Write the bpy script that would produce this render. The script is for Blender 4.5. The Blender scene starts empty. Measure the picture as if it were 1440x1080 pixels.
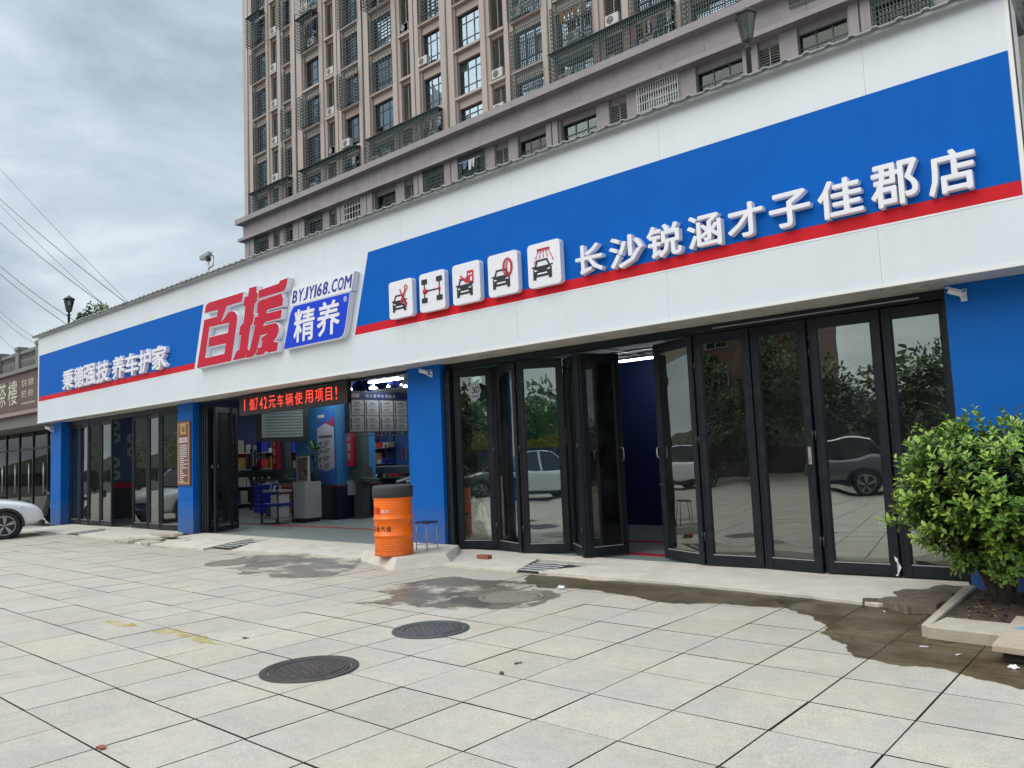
import bpy, bmesh, math, random
from mathutils import Vector, Matrix
from mathutils.geometry import tessellate_polygon
PI = math.pi
random.seed(7)
S = bpy.context.scene
COL = S.collection
# ------------------------------------------------------------------ camera
F_PX = 1089.25 / 1440
def rotz(t): return Matrix.Rotation(t, 3, 'Z')
CAM_R = rotz(.70762) @ Matrix.Rotation(PI/2 + .089659, 3, 'X') @ rotz(-.04295)
CAM_C = Vector((0, 0, 1.59))
cd = bpy.data.cameras.new('camera'); cam = bpy.data.objects.new('camera', cd); COL.objects.link(cam)
cam.matrix_world = Matrix.Translation(CAM_C) @ CAM_R.to_4x4()
cd.sensor_width = 36; cd.lens = 36 * F_PX; cd.clip_start = .05; cd.clip_end = 3000
S.camera = cam
def project(p):
    v = CAM_R.transposed() @ (Vector(p) - CAM_C)
    if v.z > -.05: return None
    return 720 + 1089.25*v.x/-v.z, 540 - 1089.25*v.y/-v.z
# ------------------------------------------------------------------ world and sun
SUN_EL, SUN_AZ = math.radians(44), math.radians(200)      # azimuth clockwise from +Y
W = bpy.data.worlds.new('World'); S.world = W; W.use_nodes = True
def build_world():
    nt = W.node_tree; N = nt.nodes; L = nt.links
    for n in list(N): N.remove(n)
    out = N.new('ShaderNodeOutputWorld'); bg = N.new('ShaderNodeBackground')
    bg.inputs['Strength'].default_value = .1
    sky = N.new('ShaderNodeTexSky'); sky.sky_type = 'NISHITA'; sky.sun_disc = False
    sky.sun_elevation = SUN_EL; sky.sun_rotation = SUN_AZ; sky.air_density = 1.5; sky.dust_density = 3
    tc = N.new('ShaderNodeTexCoord')
    mp = N.new('ShaderNodeMapping'); mp.inputs['Scale'].default_value = (1, 1, 2.3); mp.inputs['Location'].default_value = (.7, .35, .12)
    L.new(tc.outputs['Generated'], mp.inputs['Vector'])
    n1 = N.new('ShaderNodeTexNoise'); n1.inputs['Scale'].default_value = 3.1; n1.inputs['Detail'].default_value = 7; n1.inputs['Roughness'].default_value = .55; n1.inputs['Distortion'].default_value = .35
    L.new(mp.outputs[0], n1.inputs['Vector'])
    cr = N.new('ShaderNodeValToRGB'); e = cr.color_ramp.elements
    e[0].position = .33; e[0].color = (3.0, 3.5, 4.1, 1)
    e[1].position = .66; e[1].color = (6.7, 7.2, 7.6, 1)
    m = cr.color_ramp.elements.new(.5); m.color = (4.4, 5.0, 5.6, 1)
    L.new(n1.outputs[0], cr.inputs[0])
    sx = N.new('ShaderNodeSeparateXYZ'); L.new(tc.outputs['Generated'], sx.inputs[0])
    up = N.new('ShaderNodeMapRange'); up.inputs[1].default_value = .7; up.inputs[2].default_value = 1; up.inputs[3].default_value = 1; up.inputs[4].default_value = ZEN
    up.interpolation_type = 'SMOOTHSTEP'; L.new(sx.outputs[2], up.inputs[0])
    mul = N.new('ShaderNodeVectorMath'); mul.operation = 'SCALE'; L.new(cr.outputs[0], mul.inputs[0]); L.new(up.outputs[0], mul.inputs['Scale'])
    mx = N.new('ShaderNodeMix'); mx.data_type = 'RGBA'; mx.inputs[0].default_value = .9
    L.new(sky.outputs[0], mx.inputs[6]); L.new(mul.outputs[0], mx.inputs[7])
    L.new(mx.outputs[2], bg.inputs['Color']); L.new(bg.outputs[0], out.inputs[0])
ZEN = 3.6
build_world()
sd = bpy.data.lights.new('sun', 'SUN'); sd.energy = 1.2; sd.angle = math.radians(55); sd.color = (1, .96, .9)
sun = bpy.data.objects.new('sun', sd); COL.objects.link(sun)
sdir = Vector((math.sin(SUN_AZ)*math.cos(SUN_EL), math.cos(SUN_AZ)*math.cos(SUN_EL), math.sin(SUN_EL)))
sun.rotation_euler = sdir.to_track_quat('Z', 'Y').to_euler()
V = S.view_settings; V.view_transform = 'Standard'; V.look = 'None'; V.gamma = 1; V.exposure = .55; V.use_curve_mapping = False
S.cycles.max_bounces = 6; S.cycles.transparent_max_bounces = 12; S.cycles.caustics_reflective = False; S.cycles.caustics_refractive = False
# ------------------------------------------------------------------ materials
MATS = {}
def mat(name, base, rough=.6, metal=0., var=0., vscale=6., bump=0., bscale=60., spec=.5, grime=0., gscale=1.2, emit=None, estr=0., coat=0., var2=None, streak=False):
    if name in MATS: return MATS[name]
    m = bpy.data.materials.new(name); m.use_nodes = True; nt = m.node_tree; N = nt.nodes; L = nt.links
    b = N['Principled BSDF']; b.inputs['Roughness'].default_value = rough; b.inputs['Metallic'].default_value = metal
    b.inputs['Specular IOR Level'].default_value = spec; b.inputs['Base Color'].default_value = (*base, 1)
    if coat: b.inputs['Coat Weight'].default_value = coat; b.inputs['Coat Roughness'].default_value = .08
    if emit: b.inputs['Emission Color'].default_value = (*emit, 1); b.inputs['Emission Strength'].default_value = estr
    if var or grime or bump:
        g = N.new('ShaderNodeNewGeometry'); pos = g.outputs['Position']
    col = None
    if var:
        n = N.new('ShaderNodeTexNoise'); n.inputs['Scale'].default_value = vscale; n.inputs['Detail'].default_value = 5; n.inputs['Roughness'].default_value = .65
        L.new(pos, n.inputs['Vector'])
        r = N.new('ShaderNodeMapRange'); r.inputs[1].default_value = .3; r.inputs[2].default_value = .7; r.inputs[3].default_value = 1-var; r.inputs[4].default_value = 1+var
        L.new(n.outputs[0], r.inputs[0])
        s = N.new('ShaderNodeVectorMath'); s.operation = 'SCALE'; s.inputs[0].default_value = base; L.new(r.outputs[0], s.inputs['Scale']); col = s.outputs[0]
        if rough < .9:
            rr = N.new('ShaderNodeMapRange'); rr.inputs[1].default_value = .3; rr.inputs[2].default_value = .7; rr.inputs[3].default_value = max(0, rough-.08); rr.inputs[4].default_value = min(1, rough+.1)
            L.new(n.outputs[0], rr.inputs[0]); L.new(rr.outputs[0], b.inputs['Roughness'])
    if grime:
        n = N.new('ShaderNodeTexNoise'); n.inputs['Scale'].default_value = gscale; n.inputs['Detail'].default_value = 8; n.inputs['Roughness'].default_value = .7
        if streak:
            mp = N.new('ShaderNodeMapping'); mp.inputs['Scale'].default_value = (5, 5, .35); L.new(pos, mp.inputs[0]); L.new(mp.outputs[0], n.inputs['Vector'])
        else: L.new(pos, n.inputs['Vector'])
        r = N.new('ShaderNodeMapRange'); r.inputs[1].default_value = .5; r.inputs[2].default_value = .78; r.inputs[3].default_value = 0; r.inputs[4].default_value = grime
        L.new(n.outputs[0], r.inputs[0])
        mx = N.new('ShaderNodeMix'); mx.data_type = 'RGBA'; L.new(r.outputs[0], mx.inputs[0])
        if col: L.new(col, mx.inputs[6])
        else: mx.inputs[6].default_value = (*base, 1)
        gc = var2 or (.09, .08, .065); mx.inputs[7].default_value = (*gc, 1); col = mx.outputs[2]
    if col: L.new(col, b.inputs['Base Color'])
    if bump:
        n = N.new('ShaderNodeTexNoise'); n.inputs['Scale'].default_value = bscale; n.inputs['Detail'].default_value = 4; L.new(pos, n.inputs['Vector'])
        bp = N.new('ShaderNodeBump'); bp.inputs['Strength'].default_value = bump; bp.inputs['Distance'].default_value = .01
        L.new(n.outputs[0], bp.inputs['Height']); L.new(bp.outputs[0], b.inputs['Normal'])
    MATS[name] = m; return m
def glass_mat(name, tint, ior=1.6, ripple=0., rough=0., dirt=.02, tcol=(.8, .8, .75)):
    m = bpy.data.materials.new(name); m.use_nodes = True; nt = m.node_tree; N = nt.nodes; L = nt.links
    for n in list(N): N.remove(n)
    o = N.new('ShaderNodeOutputMaterial'); t = N.new('ShaderNodeBsdfTransparent'); t.inputs[0].default_value = (*tint, 1)
    g = N.new('ShaderNodeBsdfGlossy'); g.inputs['Roughness'].default_value = rough; g.inputs['Color'].default_value = (*tcol, 1)
    fr = N.new('ShaderNodeFresnel'); fr.inputs[0].default_value = ior
    mx = N.new('ShaderNodeMixShader'); L.new(fr.outputs[0], mx.inputs[0]); L.new(t.outputs[0], mx.inputs[1]); L.new(g.outputs[0], mx.inputs[2])
    if ripple:
        ge = N.new('ShaderNodeNewGeometry'); n = N.new('ShaderNodeTexNoise'); n.inputs['Scale'].default_value = 1.6; n.inputs['Detail'].default_value = 1
        L.new(ge.outputs['Position'], n.inputs['Vector']); b = N.new('ShaderNodeBump'); b.inputs['Strength'].default_value = ripple; b.inputs['Distance'].default_value = .02
        L.new(n.outputs[0], b.inputs['Height']); L.new(b.outputs[0], g.inputs['Normal'])
    d = N.new('ShaderNodeBsdfDiffuse'); d.inputs[0].default_value = (.35, .36, .36, 1)
    ge2 = N.new('ShaderNodeNewGeometry'); n2 = N.new('ShaderNodeTexNoise'); n2.inputs['Scale'].default_value = 3; n2.inputs['Detail'].default_value = 8; L.new(ge2.outputs['Position'], n2.inputs['Vector'])
    r2 = N.new('ShaderNodeMapRange'); r2.inputs[1].default_value = .35; r2.inputs[2].default_value = .75; r2.inputs[3].default_value = dirt*.3; r2.inputs[4].default_value = dirt*2; L.new(n2.outputs[0], r2.inputs[0])
    m2 = N.new('ShaderNodeMixShader'); L.new(r2.outputs[0], m2.inputs[0]); L.new(mx.outputs[0], m2.inputs[1]); L.new(d.outputs[0], m2.inputs[2])
    L.new(m2.outputs[0], o.inputs[0]); MATS[name] = m; return m
white = mat('white_composite_panel', (.68, .73, .77), .38, bump=.12, bscale=1.3, var=.02, vscale=.8, grime=.14, gscale=.9, var2=(.42, .42, .4), streak=True)
signblue = mat('blue_sign_film', (.002, .112, .47), .5, spec=.08, bump=.12, bscale=1.3, var=.05, vscale=.6, grime=.12, gscale=1.1, var2=(.03, .15, .5), streak=True)
signred = mat('red_sign_film', (.6, .012, .024), .5, spec=.15, var=.06, vscale=2)
pilblue = mat('blue_pillar_panel', (.004, .118, .46), .45, spec=.14, bump=.15, bscale=2, var=.04, vscale=1.5, grime=.22, gscale=2.3, var2=(.05, .13, .33), streak=True)
def skirt(m, z0, h, col, amt):
    nt = m.node_tree; N = nt.nodes; L = nt.links; b = N['Principled BSDF']; src = b.inputs['Base Color'].links[0].from_socket
    g = N.new('ShaderNodeNewGeometry'); sx = N.new('ShaderNodeSeparateXYZ'); L.new(g.outputs['Position'], sx.inputs[0]); n = N.new('ShaderNodeTexNoise'); n.inputs['Scale'].default_value = 9; n.inputs['Detail'].default_value = 8; n.inputs['Roughness'].default_value = .75; L.new(g.outputs['Position'], n.inputs['Vector'])
    r = N.new('ShaderNodeMapRange'); r.inputs[1].default_value = z0; r.inputs[2].default_value = z0+h; r.inputs[3].default_value = 1; r.inputs[4].default_value = 0; L.new(sx.outputs[2], r.inputs[0])
    r2 = N.new('ShaderNodeMapRange'); r2.inputs[1].default_value = .35; r2.inputs[2].default_value = .7; r2.inputs[3].default_value = .1; r2.inputs[4].default_value = 1; L.new(n.outputs[0], r2.inputs[0])
    p = N.new('ShaderNodeMath'); p.operation = 'MULTIPLY'; L.new(r.outputs[0], p.inputs[0]); L.new(r2.outputs[0], p.inputs[1]); q = N.new('ShaderNodeMath'); q.operation = 'MULTIPLY'; q.inputs[1].default_value = amt; L.new(p.outputs[0], q.inputs[0])
    mx = N.new('ShaderNodeMix'); mx.data_type = 'RGBA'; L.new(q.outputs[0], mx.inputs[0]); L.new(src, mx.inputs[6]); mx.inputs[7].default_value = (*col, 1); L.new(mx.outputs[2], b.inputs['Base Color'])
skirt(pilblue, .03, .8, (.17, .16, .14), .9)
letterw = mat('white_acrylic_letter', (.8, .8, .84), .3, var=.02)
letterside = mat('letter_side_acrylic', (.8, .8, .88), .6)
redface = mat('red_acrylic_face', (.52, .01, .038), .4, spec=.2, var=.09, vscale=9)
plateblue = mat('deep_blue_acrylic_face', (.006, .05, .62), .4, spec=.2, var=.04)
frame_m = mat('charcoal_aluminium', (.011, .014, .019), .38, var=.15, vscale=7, grime=.25, gscale=3.5, var2=(.045, .045, .045), spec=.3)
soffit_m = mat('grey_soffit_panel', (.7, .67, .62), .3, var=.05, vscale=2)
conc = mat('rough_concrete', (.6, .56, .48), .9, var=.13, vscale=3.5, bump=.4, bscale=45, grime=.34, gscale=2.2, var2=(.36, .32, .25))
conc2 = mat('pale_stone_slab', (.46, .41, .33), .85, var=.12, vscale=4, bump=.4, bscale=60, grime=.4, gscale=3, var2=(.2, .17, .13))
dirt_m = mat('bare_soil', (.09, .065, .045), .95, var=.35, vscale=14, bump=1, bscale=40)
joint_m = mat('joint_grit', (.055, .05, .042), .95, var=.3, vscale=9)
asphalt = mat('asphalt', (.06, .06, .06), .9, var=.2, vscale=3)
black = mat('black_plastic', (.015, .015, .017), .45)
rubber = mat('tyre_rubber', (.02, .02, .021), .8, bump=.3)
gratem = mat('grate_paint', (.5, .5, .5), .6, var=.15, vscale=9)
steel = mat('galvanised_steel', (.45, .45, .46), .4, metal=.9, var=.1)
darksteel = mat('dark_lift_steel', (.05, .065, .065), .5, var=.2)
navy = mat('navy_wall', (.008, .022, .085), .6, var=.1)
bluewall = mat('blue_interior_wall', (.02, .1, .27), .6, var=.1)
pale = mat('pale_print', (.5, .51, .53), .6)
redprint = mat('red_banner_cloth', (.35, .012, .03), .7)
greyblue = mat('grey_painted_metal', (.3, .31, .32), .5, var=.05)
glassdoor = glass_mat('door_glass', (.8, .86, .84), 3.0, ripple=.14, dirt=.022, tcol=(.95, 1, .93))
glasswin = glass_mat('window_glass', (.25, .31, .34), 3.1, ripple=.05, dirt=.03, tcol=(.6, .78, .92))
teaglass = glass_mat('teahouse_glass', (.4, .5, .5), 1.5, dirt=.02)
ceil_m = mat('ceiling_sheet', (.22, .22, .22), .7)
lampglow = mat('ceiling_lamp_tube', (.8, .8, .8), .5, emit=(.9, .97, 1), estr=20)

TILE_O = (-2.525, 3.6423)
TROT = math.radians(-.603)
def tile_material():
    m = bpy.data.materials.new('granite_paving'); m.use_nodes = True; nt = m.node_tree; N = nt.nodes; L = nt.links
    b = N['Principled BSDF']; g = N.new('ShaderNodeNewGeometry'); mp = N.new('ShaderNodeMapping')
    mp.inputs['Rotation'].default_value = (0, 0, math.radians(.603)); L.new(g.outputs['Position'], mp.inputs[0])
    off = N.new('ShaderNodeVectorMath'); off.operation = 'SUBTRACT'; off.inputs[1].default_value = (TILE_O[0], TILE_O[1], 0); L.new(mp.outputs[0], off.inputs[0])
    sc = N.new('ShaderNodeVectorMath'); sc.operation = 'SCALE'; sc.inputs['Scale'].default_value = 1/.6; L.new(off.outputs[0], sc.inputs[0])
    fl = N.new('ShaderNodeVectorMath'); fl.operation = 'FLOOR'; L.new(sc.outputs[0], fl.inputs[0])
    fm = N.new('ShaderNodeVectorMath'); fm.operation = 'MULTIPLY'; fm.inputs[1].default_value = (1, 1, 0); L.new(fl.outputs[0], fm.inputs[0])
    wn = N.new('ShaderNodeTexWhiteNoise'); L.new(fm.outputs[0], wn.inputs['Vector'])
    def noise(scale, det, ro=.6):
        n = N.new('ShaderNodeTexNoise'); n.inputs['Scale'].default_value = scale; n.inputs['Detail'].default_value = det; n.inputs['Roughness'].default_value = ro; L.new(g.outputs['Position'], n.inputs['Vector']); return n.outputs[0]
    def mr(i, a, c, x, y):
        r = N.new('ShaderNodeMapRange'); r.inputs[1].default_value = a; r.inputs[2].default_value = c; r.inputs[3].default_value = x; r.inputs[4].default_value = y; L.new(i, r.inputs[0]); return r.outputs[0]
    def mul(a, c):
        r = N.new('ShaderNodeMath'); r.operation = 'MULTIPLY'; L.new(a, r.inputs[0]); L.new(c, r.inputs[1]); return r.outputs[0]
    v = mul(mr(wn.outputs[0], 0, 1, .95, 1.04), mul(mr(noise(170, 3, .8), .3, .7, .56, 1.42), mr(noise(42, 6, .85), .35, .68, .84, 1.16)))
    v = mul(v, mr(noise(1.1, 4), .35, .7, 1.05, .93)); v = mul(v, mr(noise(9, 6), .35, .75, 1.04, .9))
    v = mul(v, mr(noise(3.7, 9, .75), .6, .8, 1, .68)); v = mul(v, mr(noise(23, 6, .8), .66, .76, 1, .6))
    cm = N.new('ShaderNodeMix'); cm.data_type = 'RGBA'; cm.inputs[6].default_value = (.452, .417, .362, 1); cm.inputs[7].default_value = (.485, .437, .348, 1)
    L.new(mr(noise(1.3, 6, .6), .42, .62, 0, 1), cm.inputs[0])
    s = N.new('ShaderNodeVectorMath'); s.operation = 'SCALE'; L.new(cm.outputs[2], s.inputs[0]); L.new(v, s.inputs['Scale']); L.new(s.outputs[0], b.inputs['Base Color'])
    b.inputs['Roughness'].default_value = .68; b.inputs['Specular IOR Level'].default_value = .35
    bp = N.new('ShaderNodeBump'); bp.inputs['Strength'].default_value = .25; bp.inputs['Distance'].default_value = .003; L.new(noise(190, 3), bp.inputs['Height']); L.new(bp.outputs[0], b.inputs['Normal'])
    return m
# ------------------------------------------------------------------ helpers
def rough_poly(poly, amp, it=4, seed=0):
    r = random.Random(seed)
    for k in range(it):
        if k == 3: amp *= 1.35
        out = []
        for q in range(len(poly)):
            a, b = poly[q], poly[(q+1) % len(poly)]; d = math.hypot(b[0]-a[0], b[1]-a[1]); out.append(a)
            if d > .03: out.append(((a[0]+b[0])/2+r.gauss(0, amp*d), (a[1]+b[1])/2+r.gauss(0, amp*d)))
        poly = out
    return poly
class MB:
    def __init__(s): s.v = []; s.f = []; s.m = []; s.cur = 0; s.smooth = False; s.sf = []
    def mi(s, i): s.cur = i; return s
    def add(s, vs, fs):
        n = len(s.v); s.v += [tuple(p) for p in vs]
        for f in fs: s.f.append([i+n for i in f]); s.m.append(s.cur); s.sf.append(s.smooth)
        return s
    def box(s, x0, x1, y0, y1, z0, z1):
        return s.add([(x0,y0,z0),(x1,y0,z0),(x1,y1,z0),(x0,y1,z0),(x0,y0,z1),(x1,y0,z1),(x1,y1,z1),(x0,y1,z1)],
                     [(0,3,2,1),(4,5,6,7),(0,1,5,4),(1,2,6,5),(2,3,7,6),(3,0,4,7)])
    def bar(s, a, b, w, h=None, up=(0,0,1)):
        a = Vector(a); b = Vector(b); h = h or w; d = (b-a).normalized(); u = Vector(up)
        if abs(d.dot(u)) > .95: u = Vector((0,1,0))
        x = d.cross(u).normalized()*w/2; y = x.cross(d).normalized()*h/2
        return s.add([a-x-y,a+x-y,a+x+y,a-x+y,b-x-y,b+x-y,b+x+y,b-x+y],[(0,3,2,1),(4,5,6,7),(0,1,5,4),(1,2,6,5),(2,3,7,6),(3,0,4,7)])
    def lathe(s, prof, c=(0,0,0), n=24, axis='Z', cap=True):
        base = len(s.v); vs = []; fs = []
        for r, h in prof:
            for i in range(n):
                a = 2*PI*i/n; p = (r*math.cos(a), r*math.sin(a), h)
                if axis == 'Y': p = (p[0], h, p[1])
                if axis == 'X': p = (h, p[0], p[1])
                vs.append((p[0]+c[0], p[1]+c[1], p[2]+c[2]))
        for k in range(len(prof)-1):
            for i in range(n):
                j = (i+1) % n; q = (k*n+i, k*n+j, (k+1)*n+j, (k+1)*n+i)
                fs.append(q if axis != 'Y' else q[::-1])
        if cap:
            fs.append(tuple(range(n))[::-1]); fs.append(tuple((len(prof)-1)*n+i for i in range(n)))
        s.smooth = True; s.add(vs, fs); s.smooth = False; return s
    def tube(s, pts, r, n=8):
        pts = [Vector(p) for p in pts]; vs = []; fs = []
        for k, p in enumerate(pts):
            d = (pts[min(k+1, len(pts)-1)]-pts[max(k-1, 0)]).normalized(); u = Vector((0,0,1)) if abs(d.z) < .9 else Vector((1,0,0))
            x = d.cross(u).normalized(); y = d.cross(x); rr = r[k] if isinstance(r, (list, tuple)) else r
            for i in range(n):
                a = 2*PI*i/n; vs.append(p + x*math.cos(a)*rr + y*math.sin(a)*rr)
        for k in range(len(pts)-1):
            for i in range(n): fs.append((k*n+i, k*n+(i+1)%n, (k+1)*n+(i+1)%n, (k+1)*n+i))
        fs.append(tuple(range(n))[::-1]); fs.append(tuple((len(pts)-1)*n+i for i in range(n)))
        s.smooth = True; s.add(vs, fs); s.smooth = False; return s
    def prism(s, poly, y0, y1):          # poly in (x,z), extruded y0..y1
        n = len(poly); return s.add([(x,y0,z) for x,z in poly]+[(x,y1,z) for x,z in poly], [tuple(range(n)), tuple(range(2*n-1, n-1, -1))]+[((i+1)%n, i, i+n, (i+1)%n+n) for i in range(n)])
    def slab(s, poly, z0, z1, inset=0):  # poly in (x,y)
        n = len(poly); cx = sum(p[0] for p in poly)/n; cy = sum(p[1] for p in poly)/n
        zt = z1 if isinstance(z1, (list, tuple)) else [z1]*n
        top = [(x+(cx-x)*inset, y+(cy-y)*inset, zt[i]) for i, (x, y) in enumerate(poly)]
        return s.add([(x,y,z0) for x,y in poly]+top, [tuple(range(n))[::-1], tuple(range(n, 2*n))]+[(i, (i+1)%n, (i+1)%n+n, i+n) for i in range(n)])
    def mesh(s, name, mats):
        me = bpy.data.meshes.new(name); me.from_pydata(s.v, [], s.f)
        for m in (mats if isinstance(mats, (list, tuple)) else [mats]): me.materials.append(m)
        if any(s.m): me.polygons.foreach_set('material_index', s.m)
        if any(s.sf): me.polygons.foreach_set('use_smooth', s.sf)
        bm = bmesh.new(); bm.from_mesh(me); bmesh.ops.recalc_face_normals(bm, faces=bm.faces); bm.to_mesh(me); bm.free()
        me.update(); return me
    def build(s, name, mats, parent=None, bevel=0):
        me = s.mesh(name, mats)
        if parent is not None:
            w = WLOC.get(parent.name, Vector())
            if w.length: me.transform(Matrix.Translation(-w))
        o = link(name, me, parent)
        if parent is not None: WLOC[o.name] = WLOC.get(parent.name, Vector())
        if bevel:
            md = o.modifiers.new('bevel', 'BEVEL'); md.width = bevel; md.segments = 2; md.limit_method = 'ANGLE'; md.angle_limit = math.radians(40)
        return o
WLOC = {}
def link(name, me, parent=None):
    o = bpy.data.objects.new(name, me); COL.objects.link(o)
    if parent is not None: o.parent = parent
    return o
def thing(name, label, cat, loc=(0,0,0), rz=0, group=None, local=False):
    o = bpy.data.objects.new(name, None); COL.objects.link(o); o.empty_display_size = .1
    o.location = loc; o.rotation_euler = (0, 0, rz); o['label'] = label; o['category'] = cat
    if group: o['group'] = group
    if not local: WLOC[o.name] = Vector(loc)
    return o
def tag(o, label, cat, group=None, kind=None):
    o['label'] = label; o['category'] = cat
    if group: o['group'] = group
    if kind: o['kind'] = kind
    return o
def struct(o): o['kind'] = 'structure'; return o
def dup(root, loc, rz, label, group=None):
    def cp(o, par):
        c = o.copy(); COL.objects.link(c)
        if par is not None: c.parent = par
        for ch in list(o.children): cp(ch, c)
        return c
    r = cp(root, None); r.location = loc; r.rotation_euler = (0, 0, rz); r['label'] = label
    if group: r['group'] = group
    return r
DG = None
def glyph(ch, x0, x1, z0, z1, y, depth, bold=.0, shear=0., mats=None, name='character', parent=None, fit=True, keep=False):
    """one written character as a mesh, its face towards -Y"""
    c = bpy.data.curves.new('g', 'FONT'); c.body = ch; c.extrude = .5; c.resolution_u = 2
    o = bpy.data.objects.new('g', c); COL.objects.link(o)
    dg = bpy.context.evaluated_depsgraph_get(); me = bpy.data.meshes.new_from_object(o.evaluated_get(dg)); bpy.data.objects.remove(o); bpy.data.curves.remove(c)
    if me.vertices and bold:
        vs = [v.co.copy() for v in me.vertices]; fs = [tuple(p.vertices) for p in me.polygons]; me = bpy.data.meshes.new('g'); V_ = []; F_ = []
        nb = 8 if bold > .015 else 4
        for q in range(nb+1):
            dx, dy = (0, 0) if q == nb else (bold*(1-.025*q)*math.cos(2*PI*(q+.5)/nb), bold*(1-.031*q)*math.sin(2*PI*(q+.5)/nb)); k0 = len(V_); e = 1-.006*q if depth > .05 else 1-.05*q
            V_ += [(v.x+dx, v.y+dy, v.z*e) for v in vs]; F_ += [tuple(i+k0 for i in f) for f in fs]
        me.from_pydata(V_, [], F_); me.update()
    if not me.vertices: return None
    xs = [v.co.x for v in me.vertices]; ys = [v.co.y for v in me.vertices]
    if keep: ax, bx, ay, by = 0, max(xs), -.12, .88
    else: ax, bx, ay, by = min(xs), max(xs), min(ys), max(ys)
    w = WLOC.get(parent.name, Vector()) if parent else Vector()
    for v in me.vertices:
        u = (v.co.x-ax)/(bx-ax); t = (v.co.y-ay)/(by-ay)
        v.co = Vector((x0+(x1-x0)*u+shear*t*(z1-z0), y-depth*(v.co.z+.5), z0+(z1-z0)*t)) - w
    me.materials.clear()
    mats = mats or [letterw, letterside]
    for m in mats: me.materials.append(m)
    if len(mats) > 1:
        for p in me.polygons: p.material_index = 0 if p.normal.y < -.8 or abs(p.normal.y) > .8 else 1
    me.update()
    for p in me.polygons:
        p.use_smooth = False
        if len(mats) > 1: p.material_index = 0 if abs(p.normal.y) > .7 else 1
    o = link(name, me, parent)
    if parent: WLOC[o.name] = w
    return o
def outline(polys, y0, y1, off, mats, name, parent):
    """closed outlines in (x,z) filled with holes, extruded from y0 back to y1"""
    c = bpy.data.curves.new('g', 'CURVE'); c.dimensions = '2D'; c.fill_mode = 'BOTH'; c.extrude = abs(y1-y0)/2; c.offset = off
    for poly in polys:
        s = c.splines.new('POLY'); s.points.add(len(poly)-1)
        for p, (x, z) in zip(s.points, poly): p.co = (x, z, 0, 1)
        s.use_cyclic_u = True
    o = bpy.data.objects.new('g', c); COL.objects.link(o)
    dg = bpy.context.evaluated_depsgraph_get(); me = bpy.data.meshes.new_from_object(o.evaluated_get(dg)); bpy.data.objects.remove(o); bpy.data.curves.remove(c)
    w = WLOC.get(parent.name, Vector()) if parent else Vector(); ym = (y0+y1)/2
    for v in me.vertices: v.co = Vector((v.co.x, ym-v.co.z, v.co.y)) - w
    me.materials.clear()
    for m in mats: me.materials.append(m)
    me.update()
    for p in me.polygons:
        p.use_smooth = False; p.material_index = (0 if abs(p.normal.y) > .7 else len(mats)-1)
    o = link(name, me, parent)
    if parent: WLOC[o.name] = w
    return o
def rrect(x0, x1, z0, z1, r, n=4):
    out = []
    for cx, cz, a0 in ((x1-r, z0+r, -PI/2), (x1-r, z1-r, 0), (x0+r, z1-r, PI/2), (x0+r, z0+r, PI)):
        for i in range(n+1): a = a0+PI/2*i/n; out.append((cx+r*math.cos(a), cz+r*math.sin(a)))
    return out
# ================================================================== GROUND
ground = struct(MB().add([(-250,-250,-.02),(250,-250,-.02),(250,250,-.02),(-250,250,-.02)], [(0,1,2,3)]).build('ground', asphalt))
paving = struct(MB().add([(-70,-26,-.012),(9,-26,-.012),(9,9.2,-.012),(-70,9.2,-.012)], [(0,1,2,3)]).build('paving', joint_m))
granite = tile_material()
def tpos(i, j):
    x = TILE_O[0]+.6*i; y = TILE_O[1]+.6*j; c, s = math.cos(TROT), math.sin(TROT)
    return x*c-y*s, x*s+y*c
def tile_geo(mb, ox, oy, dz, tx, ty, loc=(0, 0)):
    h = .3; gx = .0054; gy = .0068; b = .0022; c, s = math.cos(TROT), math.sin(TROT)
    def P(a, d, z): return (loc[0]+a*c-d*s, loc[1]+a*s+d*c, z)
    def zz(a, d): return dz+tx*a+ty*d
    hx, hy = .3-gx, .3-gy; q = [(-hx,-hy),(hx,-hy),(hx,hy),(-hx,hy)]
    vs = [P(a, d, -.011) for a, d in q]+[P(a, d, zz(a, d)-.0011) for a, d in q]+[P(a*(1-b/h), d*(1-b/h), zz(a, d)) for a, d in q]
    mb.mi(1).add(vs, [(0,1,5,4),(1,2,6,5),(2,3,7,6),(3,0,4,7)]); mb.mi(0).add(vs[4:], [(0,1,5,4),(1,2,6,5),(2,3,7,6),(3,0,4,7),(4,5,6,7)])
tiles = []
for i in range(-100, 20):
    for j in range(-45, 9):
        x, y = tpos(i+.5, j+.5)
        if x > 8.5 or x < -64 or y > 8.45: continue
        a = 0
        p = [project((x+dx, y+dy, 0)) for dx, dy in ((-.3,-.3),(.3,-.3),(.3,.3),(-.3,.3))]
        if all(p):
            cx = sum(q[0] for q in p)/4; cy = sum(q[1] for q in p)/4
            if -60 < cx < 1500 and cy < 1150:
                a = abs(sum(p[k][0]*p[(k+1)%4][1]-p[(k+1)%4][0]*p[k][1] for k in range(4)))/2
        tiles.append((a, x, y))
tiles.sort(key=lambda t: -t[0])
rt = random.Random(3)
variants = []
for k in range(12):
    mb = MB(); tile_geo(mb, 0, 0, rt.uniform(-.0012, .0012), rt.uniform(-.004, .004), rt.uniform(-.004, .004)); variants.append(mb.mesh('paving_tile', [granite, joint_m]))
for a, x, y in tiles[:300]:
    o = link('paving_tile', rt.choice(variants), paving); o.location = (x+rt.uniform(-.0015,.0015), y+rt.uniform(-.0015,.0015), rt.uniform(-.0007,.0005)); o.rotation_euler = (0, 0, rt.uniform(-.0025,.0025))
mb = MB()
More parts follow.
